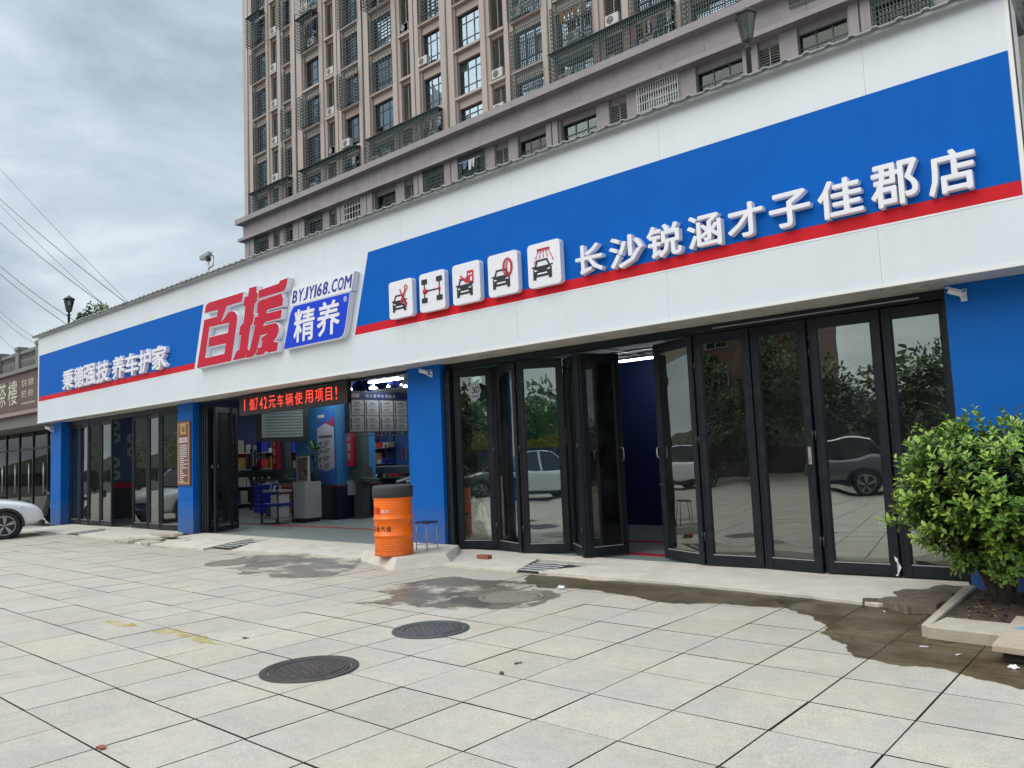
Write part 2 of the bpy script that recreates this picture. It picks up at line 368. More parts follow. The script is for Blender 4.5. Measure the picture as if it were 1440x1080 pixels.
for a, x, y in tiles[300:]: tile_geo(mb, 0, 0, rt.uniform(-.001, .001), rt.uniform(-.004, .004), rt.uniform(-.004, .004), (x, y))
o = mb.build('paving_tiles', [granite, joint_m], paving); o['kind'] = 'stuff'
# --- wet patches: thin films of water and grit lying on the tiles
def film_mat(name, tint, gl, rough, lo, hi, dustcol=(.1, .085, .07), dust=.2, scale=2.4):
    m = bpy.data.materials.new(name); m.use_nodes = True; nt = m.node_tree; N = nt.nodes; L = nt.links
    for n in list(N): N.remove(n)
    o = N.new('ShaderNodeOutputMaterial'); t = N.new('ShaderNodeBsdfTransparent'); t.inputs[0].default_value = (*tint, 1)
    g = N.new('ShaderNodeBsdfGlossy'); g.inputs[1].default_value = rough
    gg = N.new('ShaderNodeNewGeometry'); nt2 = N.new('ShaderNodeTexNoise'); nt2.inputs['Scale'].default_value = 2.3; nt2.inputs['Detail'].default_value = 9; nt2.inputs['Roughness'].default_value = .7; L.new(gg.outputs['Position'], nt2.inputs['Vector'])
    rt_ = N.new('ShaderNodeMapRange'); rt_.inputs[1].default_value = .38; rt_.inputs[2].default_value = .62; L.new(nt2.outputs[0], rt_.inputs[0]); mt = N.new('ShaderNodeMix'); mt.data_type = 'RGBA'; L.new(rt_.outputs[0], mt.inputs[0])
    mt.inputs[6].default_value = (*[c*.85 for c in tint], 1); mt.inputs[7].default_value = (*[min(1, c*k) for c, k in zip(tint, (1.25, 1.33, 1.38))], 1); L.new(mt.outputs[2], t.inputs[0])
    d = N.new('ShaderNodeBsdfDiffuse'); d.inputs[0].default_value = (*dustcol, 1)
    fr = N.new('ShaderNodeFresnel'); fr.inputs[0].default_value = gl
    ge = N.new('ShaderNodeNewGeometry'); n = N.new('ShaderNodeTexNoise'); n.inputs['Scale'].default_value = scale; n.inputs['Detail'].default_value = 9; n.inputs['Roughness'].default_value = .65
    L.new(ge.outputs['Position'], n.inputs['Vector'])
    r = N.new('ShaderNodeMapRange'); r.inputs[1].default_value = lo; r.inputs[2].default_value = hi; r.inputs[3].default_value = 0; r.inputs[4].default_value = 1; L.new(n.outputs[0], r.inputs[0])
    n3 = N.new('ShaderNodeTexNoise'); n3.inputs['Scale'].default_value = scale*2.6; n3.inputs['Detail'].default_value = 8; L.new(ge.outputs['Position'], n3.inputs['Vector'])
    r3 = N.new('ShaderNodeMapRange'); r3.inputs[1].default_value = .4; r3.inputs[2].default_value = .7; r3.inputs[3].default_value = dust*.35; r3.inputs[4].default_value = min(1, dust*1.8); L.new(n3.outputs[0], r3.inputs[0])
    a = N.new('ShaderNodeMixShader'); L.new(r3.outputs[0], a.inputs[0]); L.new(t.outputs[0], a.inputs[1]); L.new(d.outputs[0], a.inputs[2])
    b = N.new('ShaderNodeMixShader'); L.new(fr.outputs[0], b.inputs[0]); L.new(a.outputs[0], b.inputs[1]); L.new(g.outputs[0], b.inputs[2])
    clear = N.new('ShaderNodeBsdfTransparent'); c = N.new('ShaderNodeMixShader'); L.new(r.outputs[0], c.inputs[0]); L.new(clear.outputs[0], c.inputs[1]); L.new(b.outputs[0], c.inputs[2])
    L.new(c.outputs[0], o.inputs[0]); return m
wet = film_mat('wet_mud_film', (.48, .425, .35), 1.12, .3, .2, .28, (.2, .14, .09), .09, 1.6)
damp = film_mat('damp_film', (.6, .55, .48), 1.2, .4, .4, .5, (.2, .17, .13), .2, 1.9)
yel = film_mat('worn_yellow_paint_film', (1, .86, .45), 1.02, .8, .4, .6, (.6, .43, .12), .35, 6)
def film(name, poly, m, z, amp, seed, label, cat):
    pts = rough_poly(poly, amp, 5, seed); tri = tessellate_polygon([[Vector((x, y, 0)) for x, y in pts]]); out = []
    for f in tri:
        a, b_, c = (pts[i] for i in f); k = (b_[0]-a[0])*(c[1]-a[1])-(b_[1]-a[1])*(c[0]-a[0])
        if abs(k) > 1e-9: out.append(f if k > 0 else f[::-1])
    me = bpy.data.meshes.new(name); me.from_pydata([(x, y, z) for x, y in pts], [], out); me.materials.append(m); return tag(link(name, me), label, cat, kind='stuff')
film('wet_patch', [(-3.35,8.05),(-3.2,7.65),(-2.95,7.35),(-2.5,6.95),(-2.42,6.6),(-2.1,6.3),(-1.95,6.0),(-1.62,5.92),(-1.3,5.95),(-1.04,5.85),(-.5,5.7),(-.3,7.2),(-1.0,7.3),(-1.3,7.5),(-1.75,7.6),(-1.9,8.2)], wet, .0045, .09, 4, 'large muddy wet patch on the tiles in front of the planter', 'wet patch')
film('wet_patch', [(-6.6,7.95),(-6.3,7.4),(-5.9,7.2),(-5.6,7.35),(-5.2,7.4),(-4.82,7.3),(-4.35,7.15),(-3.66,7.32),(-3.0,7.45),(-2.8,8.3),(-5,8.3)], wet, .0050, .1, 9, 'long narrow wet strip along the concrete ramp below the glass doors', 'wet patch')
film('damp_patch', [(-7.69,6.6),(-7.63,7.04),(-7.32,7.38),(-6.65,7.34),(-6.33,7.1),(-6.5,6.7),(-6.37,6.41),(-6.01,6.5),(-5.68,6.14),(-5.86,5.79),(-6.45,5.73),(-7.17,5.52),(-7.0,5.9),(-7.6,6.2)], damp, .0045, .13, 3, 'grey damp blotch on the tiles in front of the orange drum', 'damp patch')
film('damp_patch', [(-12.6,7.3),(-11.81,7.8),(-10.31,7.9),(-9.5,7.3),(-9.1,6.6),(-9.9,6.15),(-10.3,6.5),(-10.69,6.06),(-11.4,6.3),(-11.6,6.8)], damp, .0050, .13, 12, 'damp streaky blotch on the tiles in front of the open workshop bay', 'damp patch')
film('damp_patch', [(-6.9,7.3),(-6.2,7.45),(-5.4,7.0),(-5.3,6.2),(-5.9,5.95),(-6.5,6.2)], damp, .0055, .12, 21, 'damp ring on the tiles around the manhole nearest the doors', 'damp patch')
film('paint_mark', [(-7.86,3.55),(-7.75,3.76),(-7.1,3.74),(-6.5,3.68),(-6.9,3.56),(-7.4,3.6)], yel, .0045, .05, 5, 'faint worn yellow paint smear on the grey tiles left of the manhole', 'paint mark')
film('paint_mark', [(-8.9,3.5),(-8.6,3.66),(-8.2,3.6),(-8.4,3.47)], yel, .0045, .05, 6, 'smaller fainter yellow paint smear farther left on the tiles', 'paint mark')
# --- manhole covers
def iron_mat(name, base, rust):
    return mat(name, base, .5, metal=.35, var=.3, vscale=12, grime=.6, gscale=7, var2=rust, bump=.3)
iron = iron_mat('cast_iron', (.055, .05, .046), (.16, .09, .06)); iron2 = iron_mat('grey_cast_iron', (.08, .08, .082), (.12, .11, .1)); concm = mat('concrete_manhole', (.2, .175, .145), .85, var=.25, vscale=8, bump=.6, bscale=50)
def manhole(x, y, r, m, label, pattern, rot=0.):
    t = thing('manhole_cover', label, 'manhole cover', (x, y, 0), group='round manhole covers in the paving')
    MB().lathe([(r, 0), (r, .008), (r-.012, .011), (r-.05, .011), (r-.058, .004)], (x, y, 0), 48, cap=False).build('rim', m, t)
    mb = MB().lathe([(r-.065, 0), (r-.065, .007), (r-.08, .009)], (x, y, 0), 48)
    if pattern:
        mb.lathe([(r-.1, .009), (r-.1, .013), (r-.115, .013), (r-.115, .009)], (x, y, 0), 48, cap=False)
        n = int(r/.036); s = .036
        for i in range(-n, n+1):
            for j in range(-n, n+1):
                a, b = i*s, j*s
                if math.hypot(a, b) < r-.14 and (i+j) % 2 == 0:
                    w, h = (.014, .007) if i % 2 else (.007, .014); c, q = math.cos(rot), math.sin(rot)
                    P = lambda u, v, z: (x+(a+u)*c-(b+v)*q, y+(a+u)*q+(b+v)*c, z)
                    mb.add([P(-w,-h,.009),P(w,-h,.009),P(w,h,.009),P(-w,h,.009),P(-w*.7,-h*.7,.013),P(w*.7,-h*.7,.013),P(w*.7,h*.7,.013),P(-w*.7,h*.7,.013)], [(4,5,6,7),(0,1,5,4),(1,2,6,5),(2,3,7,6),(3,0,4,7)])
    mb.build('cover', m, t); return t
manhole(-5.26, 3.60, .375, iron, 'round rusty brown cast iron manhole cover nearest the camera', True, .5)
manhole(-5.42, 5.03, .36, iron2, 'grey cast iron manhole cover, second from the camera, in dry tiles', True, .2)
manhole(-5.80, 6.62, .37, concm, 'worn concrete manhole cover on damp tiles below the drain grate', False)
manhole(-12.05, 6.75, .4, concm, 'far left concrete manhole cover in front of the open workshop bay', False)
# --- concrete ramps below the doors, with gaps for the drain grates
def ramp(poly, zt, label, seed):
    r = random.Random(seed); out = []; zz = []
    for q in range(len(poly)):
        a, b = poly[q], poly[(q+1) % len(poly)]; n = max(1, int(math.hypot(b[0]-a[0], b[1]-a[1])/.16))
        for k in range(n):
            t = k/n; y = a[1]+(b[1]-a[1])*t; j = r.gauss(0, .013) if y < 8.6 else 0
            out.append((a[0]+(b[0]-a[0])*t, y+j)); zz.append((zt[q]+(zt[(q+1) % len(poly)]-zt[q])*t))
    mb = MB(); n = len(out)
    cx = sum(p[0] for p in out)/n; cy = sum(p[1] for p in out)/n
    mb.slab(out, -.01, zz); o = mb.build('concrete_ramp', conc, None, bevel=.008); tag(o, label, 'ramp', 'concrete ramps up to the doors'); return o
ramp([(-8.55,8.0),(-6.85,7.93),(-7.22,8.86),(-6.0,8.86),(-6.55,8.03),(-4.5,8.05),(-3.3,8.0),(-2.3,7.85),(-1.95,8.2),(-1.73,8.85),(-1.73,9.25),(-9.1,9.25),(-9.14,8.9)], [.04,.04,.06,.06,.04,.04,.04,.04,.05,.06,.07,.07,.06], 'long pale concrete ramp in front of the right hand glass doors', 1)
ramp([(-17.3,7.45),(-14.35,7.5),(-14.75,8.3),(-14.9,8.86),(-14.2,8.86),(-14.05,8.3),(-13.5,7.6),(-11.5,7.9),(-10.1,7.85),(-9.94,8.6),(-9.94,9.15),(-17.4,9.15),(-17.4,8.8)], [.04,.04,.05,.06,.06,.05,.04,.04,.04,.06,.06,.06,.06], 'concrete ramp into the open middle workshop bay', 2)
ramp([(-25.3,7.7),(-21.9,7.75),(-22.3,8.86),(-21.5,8.86),(-21.1,7.75),(-18.3,7.6),(-18.2,8.84),(-18.2,9.15),(-25.3,9.15),(-25.3,8.8)], [.04,.04,.06,.06,.04,.04,.06,.06,.06,.06], 'concrete ramp in front of the left hand folding doors', 3)
def grate(x0, x1, xs, y0, y1, label):
    t = thing('drain_grate', label, 'drain grate', ((x0+x1)/2, (y0+y1)/2, 0), group='steel drain grates in the ramps')
    MB().add([(x0,y0,.008),(x1,y0,.008),(x1+xs,y1,.008),(x0+xs,y1,.008)], [(0,1,2,3)]).build('drain_pit', joint_m, t)
    n = 6
    for k in range(n):
        f = (k+.5)/n; y = y0+(y1-y0)*f; z = .03+.02*f
        MB().bar((x0+xs*f+.01, y, z), (x1+xs*f-.01, y, z), .048, .008).build('grate_bar', gratem, t)
grate(-6.85, -6.55, 0, 8.02, 8.05, 'dark drain slot edge') if False else None
grate(-6.98, -6.42, -.1, 8.02, 8.82, 'steel drain grate in the right ramp, beside the half open glass door')
grate(-14.5, -13.9, -.35, 7.75, 8.82, 'steel drain grate in the ramp of the open workshop bay')
grate(-21.95, -21.15, -.35, 7.85, 8.82, 'steel drain grate in the ramp of the left hand folding doors')
# --- broken slabs by the second pillar
t = thing('broken_slabs', 'pile of broken stone slabs lying below the second blue pillar', 'slabs', (-17.4, 7.7, 0))
for q, (cx, cy, w, d, a, z) in enumerate([(-17.9,8.1,1.1,.55,.1,.0),(-16.9,7.7,.9,.45,-.3,.0),(-17.4,7.95,1.2,.4,.25,.07),(-17.9,7.6,.8,.35,-.1,.0),(-16.5,7.95,.7,.35,.5,.0),(-17.0,8.05,.9,.3,.1,.12)]):
    pts = [(cx+math.cos(a)*u*w/2-math.sin(a)*v*d/2, cy+math.sin(a)*u*w/2+math.cos(a)*v*d/2) for u, v in ((-1,-1),(-.2,-1.15),(1,-.8),(1.05,.5),(.6,1),(-.9,.9))]
    MB().slab(rough_poly(pts, .05, 1, q), z, z+.065).build('slab', conc2 if q % 2 else conc, t, bevel=.008)
# ================================================================== SHOP BUILDING
shop = thing('auto_service_shop', 'long low car repair shop with white, blue and red fascia and folding glass doors', 'shop building', (-13.5, 9.0, 0))
FY = 8.5
# floors, ceiling and inner walls
MB().box(-26.2, 6, 9.12, 20, -.005, .055).build('floor', mat('epoxy_floor', (.2, .235, .235), .42), shop)
MB().box(-26.2, 6, 9.3, 20, 3.95, 4.05).build('ceiling', ceil_m, shop)
MB().box(-26.45, -26.2, 9.12, 20.2, -.01, 5.6).build('wall', navy, shop)
MB().box(-26.2, 6, 20, 20.2, -.01, 5.6).build('wall', bluewall, shop)
MB().box(-10.1, -9.97, 9.3, 20, .055, 3.95).build('wall', navy, shop)
MB().box(-9.97, 6, 13.6, 13.75, .055, 3.95).build('wall', mat('dark_blue_wall', (.006, .014, .08), .6), shop)
MB().box(6, 6.2, 8.9, 20.2, -.01, 5.6).build('wall', navy, shop)
MB().box(-18.15, -17.5, 9.2, 9.7, .055, 3.95).build('wall', navy, shop)
# lower dark wainscot and red rail on the left wall
MB().box(-26.19, -26.05, 9.4, 19.9, .056, 1.02).build('wainscot', black, shop)
MB().box(-26.19, -26.04, 9.4, 13.5, 1.021, 1.2).build('rail', redprint, shop)
# inner pillar with wainscot
MB().box(-18.9, -17.0, 12.6, 13.9, .95, 3.95).build('inner_pillar', mat('mid_blue_paint', (.03, .16, .36), .5), shop)
MB().box(-18.93, -16.97, 12.57, 13.93, .056, .91).build('wainscot', mat('navy_tile', (.006, .012, .035), .3), shop)
MB().box(-18.95, -16.95, 12.55, 13.95, .911, .96).build('rail', mat('brown_rail', (.12, .03, .02), .5), shop)
# red floor stripes
for y0, y1 in ((9.75, 9.95), (11.1, 11.3)):
    MB().box(-9.9, 4, y0, y1, .056, .059).build('floor_stripe', mat('red_floor_paint', (.5, .012, .03), .3), shop)
MB().box(-25.9, -11, 11.0, 11.15, .056, .059).build('floor_stripe', MATS['red_floor_paint'], shop)
# ceiling grid of the right room
MB().box(-9.95, 6, 9.32, 13.58, 3.35, 3.37).build('drop_ceiling', mat('ceiling_tile', (.5, .5, .5), .8), shop)
for k in range(9): MB().box(-9.9+k*1.2, -9.87+k*1.2, 9.35, 13.57, 3.33, 3.348).build('ceiling_bar', black, shop)
for k in range(4): MB().box(-9.95, 4, 9.9+k*1.0, 9.93+k*1.0, 3.331, 3.347).build('ceiling_bar', black, shop)
# pillars
for x0, x1, py, seams in ((-26.36, -25.56, 8.87, (1.05,)), (-18.42, -17.67, 8.98, (.85,)), (-10.08, -9.258, 8.98, ())):
    zs = [.03, *seams, 3.13]
    for a, b in zip(zs, zs[1:]): MB().box(x0, x1, py, 9.28, a+.001, b-.003).build('pillar', pilblue, shop, bevel=.004)
for k, (x0, x1) in enumerate(((-1.724, -.72), (-.715, 1.4), (1.405, 3.6), (3.605, 6.2))):
    MB().box(x0, x1, 8.97, 9.28, .05, 3.13).build('wall_panel', pilblue, shop, bevel=.003)
# header beam over doors and lintel
MB().box(-25.56, -18.42, 9.06, 9.2, 3.0, 3.128).build('lintel', frame_m, shop)
MB().box(-17.67, -10.08, 9.1, 9.2, 3.085, 3.128).build('lintel', frame_m, shop)
MB().box(-9.258, -1.724, 9.13, 9.25, 3.03, 3.128).build('lintel', frame_m, shop)
MB().box(-26.3, 6.1, 9.2, 9.3, 3.131, 5.6).build('wall', conc, shop)
# soffit and white fascia panels
MB().box(-26.40, 6.2, FY+.03, 9.25, 3.131, 3.145).build('soffit', soffit_m, shop)
seams = [-26.40, -23.9, -21.46, -19.02, -16.58, -14.14, -11.70, -9.55, -7.12, -4.66, -2.19, -.872]
for a, b in zip(seams, seams[1:]):
    MB().box(a+.0012, b-.0012, FY, FY+.025, 3.165, 5.80).build('fascia_panel', white, shop)
MB().box(-26.42, -.868, FY-.012, FY+.04, 3.128, 3.163).build('fascia_trim', mat('white_trim', (.78, .78, .76), .4), shop)
MB().box(-.905, -.869, FY-.008, FY+.012, 3.165, 5.80).build('fascia_trim', MATS['white_trim'], shop)
# side return with torn sheet
MB().box(-.866, -.856, FY-.004, FY+.02, 3.15, 5.80).build('side_edge', black, shop)
r_ = random.Random(5); zz = [3.2+k*.1 for k in range(26)]
poly = [(FY+.03, 3.2)]+[(FY+.03, 5.75)]+[(FY+.34+r_.uniform(-.03, .03)-(.12 if z < 5.0 else 0), z) for z in reversed(zz)]
mb = MB(); n = len(poly); mb.add([(-.868, y, z) for y, z in poly]+[(-.858, y, z) for y, z in poly], [tuple(range(n)), tuple(range(2*n-1, n-1, -1))]+[(i, (i+1) % n, (i+1) % n+n, i+n) for i in range(n)])
mb.build('torn_side_sheet', letterw, shop)
# steel truss members behind the fascia
for k in range(9): MB().bar((-.95, FY+.06, 3.2+.3*k), (-.95, FY+.4, 3.35+.3*k), .04).build('strut', steel, shop)
MB().box(-.97, -.91, FY+.36, FY+.42, 3.15, 5.75).build('upright', steel, shop)
# blue and red films on the fascia
def film_panel(name, poly, y0, m): return MB().prism(poly, y0, FY-.0015).build(name, m, shop)
def lerp(a, b, t): return a+(b-a)*t
film_panel('blue_band', [(-26.30,3.93),(-16.59,3.93),(-16.20,5.195),(-26.30,5.195)], FY-.004, signblue)
film_panel('red_band', [(-26.30,3.787),(-16.635,3.787),(-16.591,3.928),(-26.30,3.928)], FY-.004, signred)
film_panel('blue_band', [(-10.82,3.93),(-.912,3.93),(-.912,5.195),(-10.44,5.195)], FY-.004, signblue)
film_panel('red_band', [(-10.865,3.787),(-.912,3.787),(-.912,3.928),(-10.822,3.928)], FY-.004, signred)
film_panel('white_band_edge', [(-10.90,3.765),(-.912,3.765),(-.912,3.785),(-10.873,3.785)], FY-.004, letterw)
film_panel('white_band_edge', [(-26.3,3.765),(-16.64,3.765),(-16.635,3.785),(-26.3,3.785)], FY-.004, letterw)
# corrugated roof sheet whose wavy edge oversails the fascia
corr = mat('weathered_corrugated_sheet', (.36, .38, .38), .6, var=.1, vscale=5, grime=.6, gscale=3, var2=(.13, .135, .12))
mb = MB(); per = .237; prof = []; x = -26.62; k = 0
while x < -.80:
    prof += [(x, 0), (x+.15, 0), (x+.175, .022), (x+.212, .022)]; x += per
def row(y, z): return [(px, y+random.Random(int(px*4)).uniform(-.012, .012), z+pz) for px, pz in prof]
n = len(prof); vs = row(8.36, 5.80)+row(12, 5.86)+[(a, b, c+.012) for a, b, c in row(8.36, 5.80)]+[(a, b, c+.012) for a, b, c in row(12, 5.86)]
fs = []
for i in range(n-1): fs += [(i, i+1, n+i+1, n+i), (2*n+i, 3*n+i, 3*n+i+1, 2*n+i+1), (i, 2*n+i, 2*n+i+1, i+1)]
mb.add(vs, fs); mb.build('roof_sheet', corr, shop)
MB().box(-26.6, -.82, 8.40, 8.43, 5.765, 5.799).build('eaves_angle', corr, shop)
MB().box(-26.3, 6.1, 11.9, 24, 5.62, 5.79).build('roof', conc, shop)
# ------------------------------------------------------------------ folding glass doors
def leaf(a, b, z0=.085, z1=3.02, fw=.095, handle=None, hinge=0, rail=.13, paint=False, sticker=False):
    """door leaf from plan point a to plan point b"""
    ax, ay = a; bx, by = b; w = math.hypot(bx-ax, by-ay); ang = math.atan2(by-ay, bx-ax)
    d = link('door', None, shop) if False else None
    M = Matrix.Translation(Vector((ax, ay, 0))-WLOC[shop.name]) @ Matrix.Rotation(ang, 4, 'Z')
    def mk(mb, name, m, par, bevel=0):
        me = mb.mesh(name, m); o = link(name, me, par)
        if par is shop: o.matrix_local = M
        if bevel: md = o.modifiers.new('bevel', 'BEVEL'); md.width = bevel; md.segments = 1
        return o
    mb = MB(); t = .028
    mb.box(0, fw, -t, t, z0, z1).box(w-fw, w, -t, t, z0, z1).box(fw, w-fw, -t+.003, t-.003, z0, z0+rail).box(fw, w-fw, -t+.003, t-.003, z1-rail, z1)
    for x0, x1 in ((fw, fw+.012), (w-fw-.012, w-fw)): mb.box(x0, x1, -t-.004+.01, t-.008, z0+rail, z1-rail)
    mb.box(.004, .03, -t-.006, -t, z0+.02, z1-.02).box(w-.03, w-.004, -t-.006, -t, z0+.02, z1-.02)
    d = mk(mb, 'door', frame_m, shop, .003)
    mk(MB().box(fw+.012, w-fw-.012, -.004, .004, z0+rail, z1-rail), 'pane', glassdoor, d)
    mk(MB().box(fw, w-fw, -t-.001, -t+.002, z0+rail-.006, z0+rail+.006), 'sealing_strip', MATS.get('seal') or mat('seal', (.3, .3, .3), .5), d)
    for hz in (z0+.35, (z0+z1)/2+.1, z1-.4):
        if hinge: mk(MB().lathe([(.013, -.055), (.013, .055)], (0 if hinge < 0 else w, -t-.01, hz), 8), 'hinge', black, d)
    if handle == 'pull':
        x = w-fw/2; mk(MB().tube([(x, -t, 1.42), (x, -t-.06, 1.44), (x, -t-.07, 1.52), (x, -t-.06, 1.6), (x, -t, 1.62)], .009), 'handle', steel, d)
    if handle == 'lever':
        x = fw/2; mk(MB().tube([(x, -t, 1.44), (x, -t-.055, 1.46), (x, -t-.06, 1.52), (x, -t-.055, 1.58), (x, -t, 1.6)], .01), 'handle', steel, d)
        mb = MB().tube([(x, -t, 1.08), (x, -t-.05, 1.08), (x+.13, -t-.05, 1.075)], .009); mb.tube([(x, t, 1.08), (x, t+.05, 1.08), (x-.1, t+.05, 1.08)], .009); mk(mb, 'lever', black, d)
    if handle == 'lock': mk(MB().box(w-.07, w-.03, -t-.012, -t, 1.32, 1.52), 'lock_plate', steel, d); 
    if paint: 
        pp = rough_poly([(w-.052,z0+.01),(w-.018,z0+.0),(w-.012,z0+.09),(w-.03,z0+.2),(w-.05,z0+.22)], .12, 2, int(w*1000)); mk(MB().prism(pp, -t-.008, -t-.0065), 'paint_splash', letterw, d)
    return d, M, w
leaf((-9.10, 9.15), (-8.49, 9.42), hinge=1); leaf((-8.47, 9.42), (-7.76, 9.17), hinge=-1)
leaf((-7.73, 9.16), (-7.13, 9.54), hinge=-1); leaf((-7.12, 9.60), (-6.55, 9.10), hinge=1, z1=3.0)
leaf((-6.52, 9.12), (-6.24, 9.74), handle='pull', z1=3.0)
leaf((-5.48, 9.50), (-4.71, 9.16), handle='lever', hinge=1); leaf((-4.69, 9.16), (-3.96, 9.21), hinge=-1)
leaf((-3.94, 9.21), (-3.23, 9.14), handle='lock', hinge=1); leaf((-3.20, 9.14), (-2.43, 9.20), hinge=-1, paint=True)
leaf((-2.41, 9.20), (-1.74, 9.24), handle='lock', hinge=1)
leaf((-25.5, 9.12), (-24.75, 9.14), fw=.16); leaf((-24.73, 9.14), (-24.03, 9.09), fw=.07); leaf((-24.01, 9.09), (-23.30, 9.14), fw=.07); leaf((-23.28, 9.14), (-22.4, 9.09), fw=.09)
leaf((-21.15, 9.1), (-20.33, 9.15), fw=.09); leaf((-20.31, 9.15), (-19.55, 9.09), fw=.08); leaf((-19.53, 9.09), (-18.44, 9.15), fw=.1)
leaf((-17.06, 9.19), (-17.45, 9.99), handle='pull', z1=2.98)
for k in range(4): leaf((-17.60+.11*k, 9.12), (-17.64+.11*k, 9.79), fw=.08, z1=3.0)
MB().box(-1.76, -1.7245, 9.05, 9.3, .07, 3.03).build('door_jamb', frame_m, shop); MB().box(-9.256, -9.12, 9.05, 9.3, .06, 3.03).build('door_jamb', frame_m, shop)
MB().box(-4.4, -2.0, 9.124, 9.128, 3.065, 3.08).build('lintel_strip', steel, shop)
# round 3D sticker on the first pane
t = thing('window_sticker', 'round frosted wheel alignment sticker reading 3D on the first glass door', 'sticker', (-8.66, 9.2, 2.6))
MB().prism([(-8.66+.135*(1+.07*math.cos(8*a))*math.cos(a), 2.63+.15*(1+.07*math.cos(8*a))*math.sin(a)) for a in [2*PI*k/48 for k in range(48)]], 9.178, 9.181).build('disc', mat('frosted_print', (.3, .33, .34), .7), t)
for c_, x in (('3', -8.72), ('D', -8.63)): glyph(c_, x, x+.08, 2.6, 2.7, 9.177, .002, .02, mats=[black], parent=t)
for k in range(2): MB().box(-8.74, -8.57, 9.1755, 9.1765, 2.55-.02*k, 2.56-.02*k).build('text_line', black, t)
t = thing('door_label', 'small white paper label stuck on the open glass door of the middle bay', 'label', (-17.15, 9.37, 1.5))
MB().box(-17.22, -17.08, 9.30, 9.302, 1.56, 1.62).build('paper', letterw, t)
# ================================================================== SIGN LETTERS
t = thing('channel_letter_sign', 'row of raised white Chinese characters along the right blue band', 'letter sign', (-3.6, FY, 3.9))
for c_, x0, x1, z0, z1 in (('长',-5.97,-5.53,3.935,4.33),('沙',-5.43,-4.92,3.91,4.32),('锐',-4.86,-4.38,3.93,4.34),('涵',-4.30,-3.86,3.935,4.34),('才',-3.78,-3.35,3.955,4.35),('子',-3.28,-2.82,3.955,4.35),('佳',-2.74,-2.28,3.94,4.35),('郡',-2.20,-1.75,3.93,4.38),('店',-1.665,-1.25,3.93,4.36)):
    glyph(c_, x0, x1, z0, z1, FY-.003, .095, .022, parent=t)
t = thing('channel_letter_sign', 'row of eight raised white Chinese characters left of the big red logo', 'letter sign', (-21, FY, 3.9))
for c_, x0, x1 in (('秉',-24.14,-23.36),('德',-23.30,-22.62),('强',-22.61,-21.83),('技',-21.77,-21.0),('养',-20.79,-20.04),('车',-20.01,-19.25),('护',-19.24,-18.57),('家',-18.52,-17.77)):
    glyph(c_, x0, x1, 3.93, 4.50, FY-.003, .10, .022, shear=.03, parent=t)
BAI=[(-16.275,3.761),(-15.935,4.791),(-15.402,4.783),(-15.341,4.92),(-15.921,4.942),(-15.9,5.02),(-15.871,5.078),(-15.82,5.12),(-15.73,5.14),(-14.336,5.134),(-14.393,4.95),(-14.998,4.946),(-15.219,4.663),(-15.19,4.655),(-15.07,4.72),(-14.945,4.794),(-14.84,4.82),(-14.759,4.805),(-14.68,4.78),(-14.632,4.736),(-14.59,4.69),(-14.58,4.632),(-14.6,4.519),(-14.835,3.765)]
BAIH=[(-15.726,4.603),(-14.893,4.58),(-14.953,4.373),(-15.721,4.376),(-15.772,4.171),(-15.039,4.159),(-15.103,3.945),(-15.919,3.946)]
SHOU=[(-14.78,3.768),(-14.594,3.959),(-14.504,3.958),(-14.426,4.254),(-14.523,4.257),(-14.458,4.441),(-14.332,4.499),(-14.253,4.832),(-14.342,4.846),(-14.267,5.026),(-14.136,5.023),(-14.098,5.179),(-13.828,5.17),(-13.838,5.04),(-13.78,5.03),(-13.836,4.841),(-13.905,4.833),(-13.961,4.635),(-13.927,4.62),(-14.001,4.423),(-14.071,4.405),(-14.204,3.912),(-14.295,3.767)]
ZHUA=[(-13.745,5.071),(-13.021,5.083),(-12.987,5.132),(-12.719,5.138),(-12.755,5.04),(-12.787,4.978),(-12.83,4.93),(-12.899,4.907),(-13.766,4.909)]
YUAN=[(-13.717,4.859),(-12.931,4.876),(-12.924,4.794),(-12.886,4.782),(-12.922,4.631),(-13.455,4.628),(-13.487,4.563),(-12.94,4.556),(-12.986,4.396),(-13.544,4.395),(-13.612,4.331),(-13.186,4.331),(-13.12,4.31),(-13.076,4.264),(-13.055,4.21),(-13.063,4.154),(-13.129,4.054),(-13.254,3.971),(-13.085,3.936),(-13.137,3.775),(-13.428,3.773),(-13.526,3.816),(-13.627,3.76),(-13.845,3.767),(-13.808,3.911),(-13.673,3.919),(-13.637,4.01),(-13.679,4.099),(-13.445,4.151),(-13.718,4.154),(-13.818,3.921),(-13.895,3.81),(-14.034,3.76),(-14.27,3.759),(-14.204,3.908),(-14.106,3.915),(-13.889,4.376),(-13.957,4.398),(-13.901,4.55),(-13.792,4.549),(-13.767,4.605),(-13.825,4.618),(-13.786,4.811)]
t = thing('logo_sign', 'big raised red two character logo with white edges in the middle of the fascia', 'logo sign', (-14.5, FY, 3.7))
for polys in ([BAI, BAIH], [SHOU, ZHUA, YUAN]):
    b = outline(polys, FY-.118, FY-.006, .012, [letterw, letterside], 'character', t)
    f = outline(polys, FY-.124, FY-.119, -.001, [redface], 'red_face', b)
mb = MB()
t = thing('logo_plate_sign', 'deep blue slanted plate with two white characters and a web address beside the red logo', 'sign', (-11.8, FY, 3.7))
PL = [(-12.889,3.775),(-12.70,4.31),(-12.66,4.42),(-12.60,4.50),(-12.521,4.553),(-10.83,4.535),(-10.99,3.93),(-11.02,3.86),(-11.07,3.80),(-11.15,3.775)]
b = outline([PL], FY-.118, FY-.006, .014, [letterw, letterside], 'backing', t); outline([PL], FY-.124, FY-.119, 0, [plateblue], 'blue_face', b)
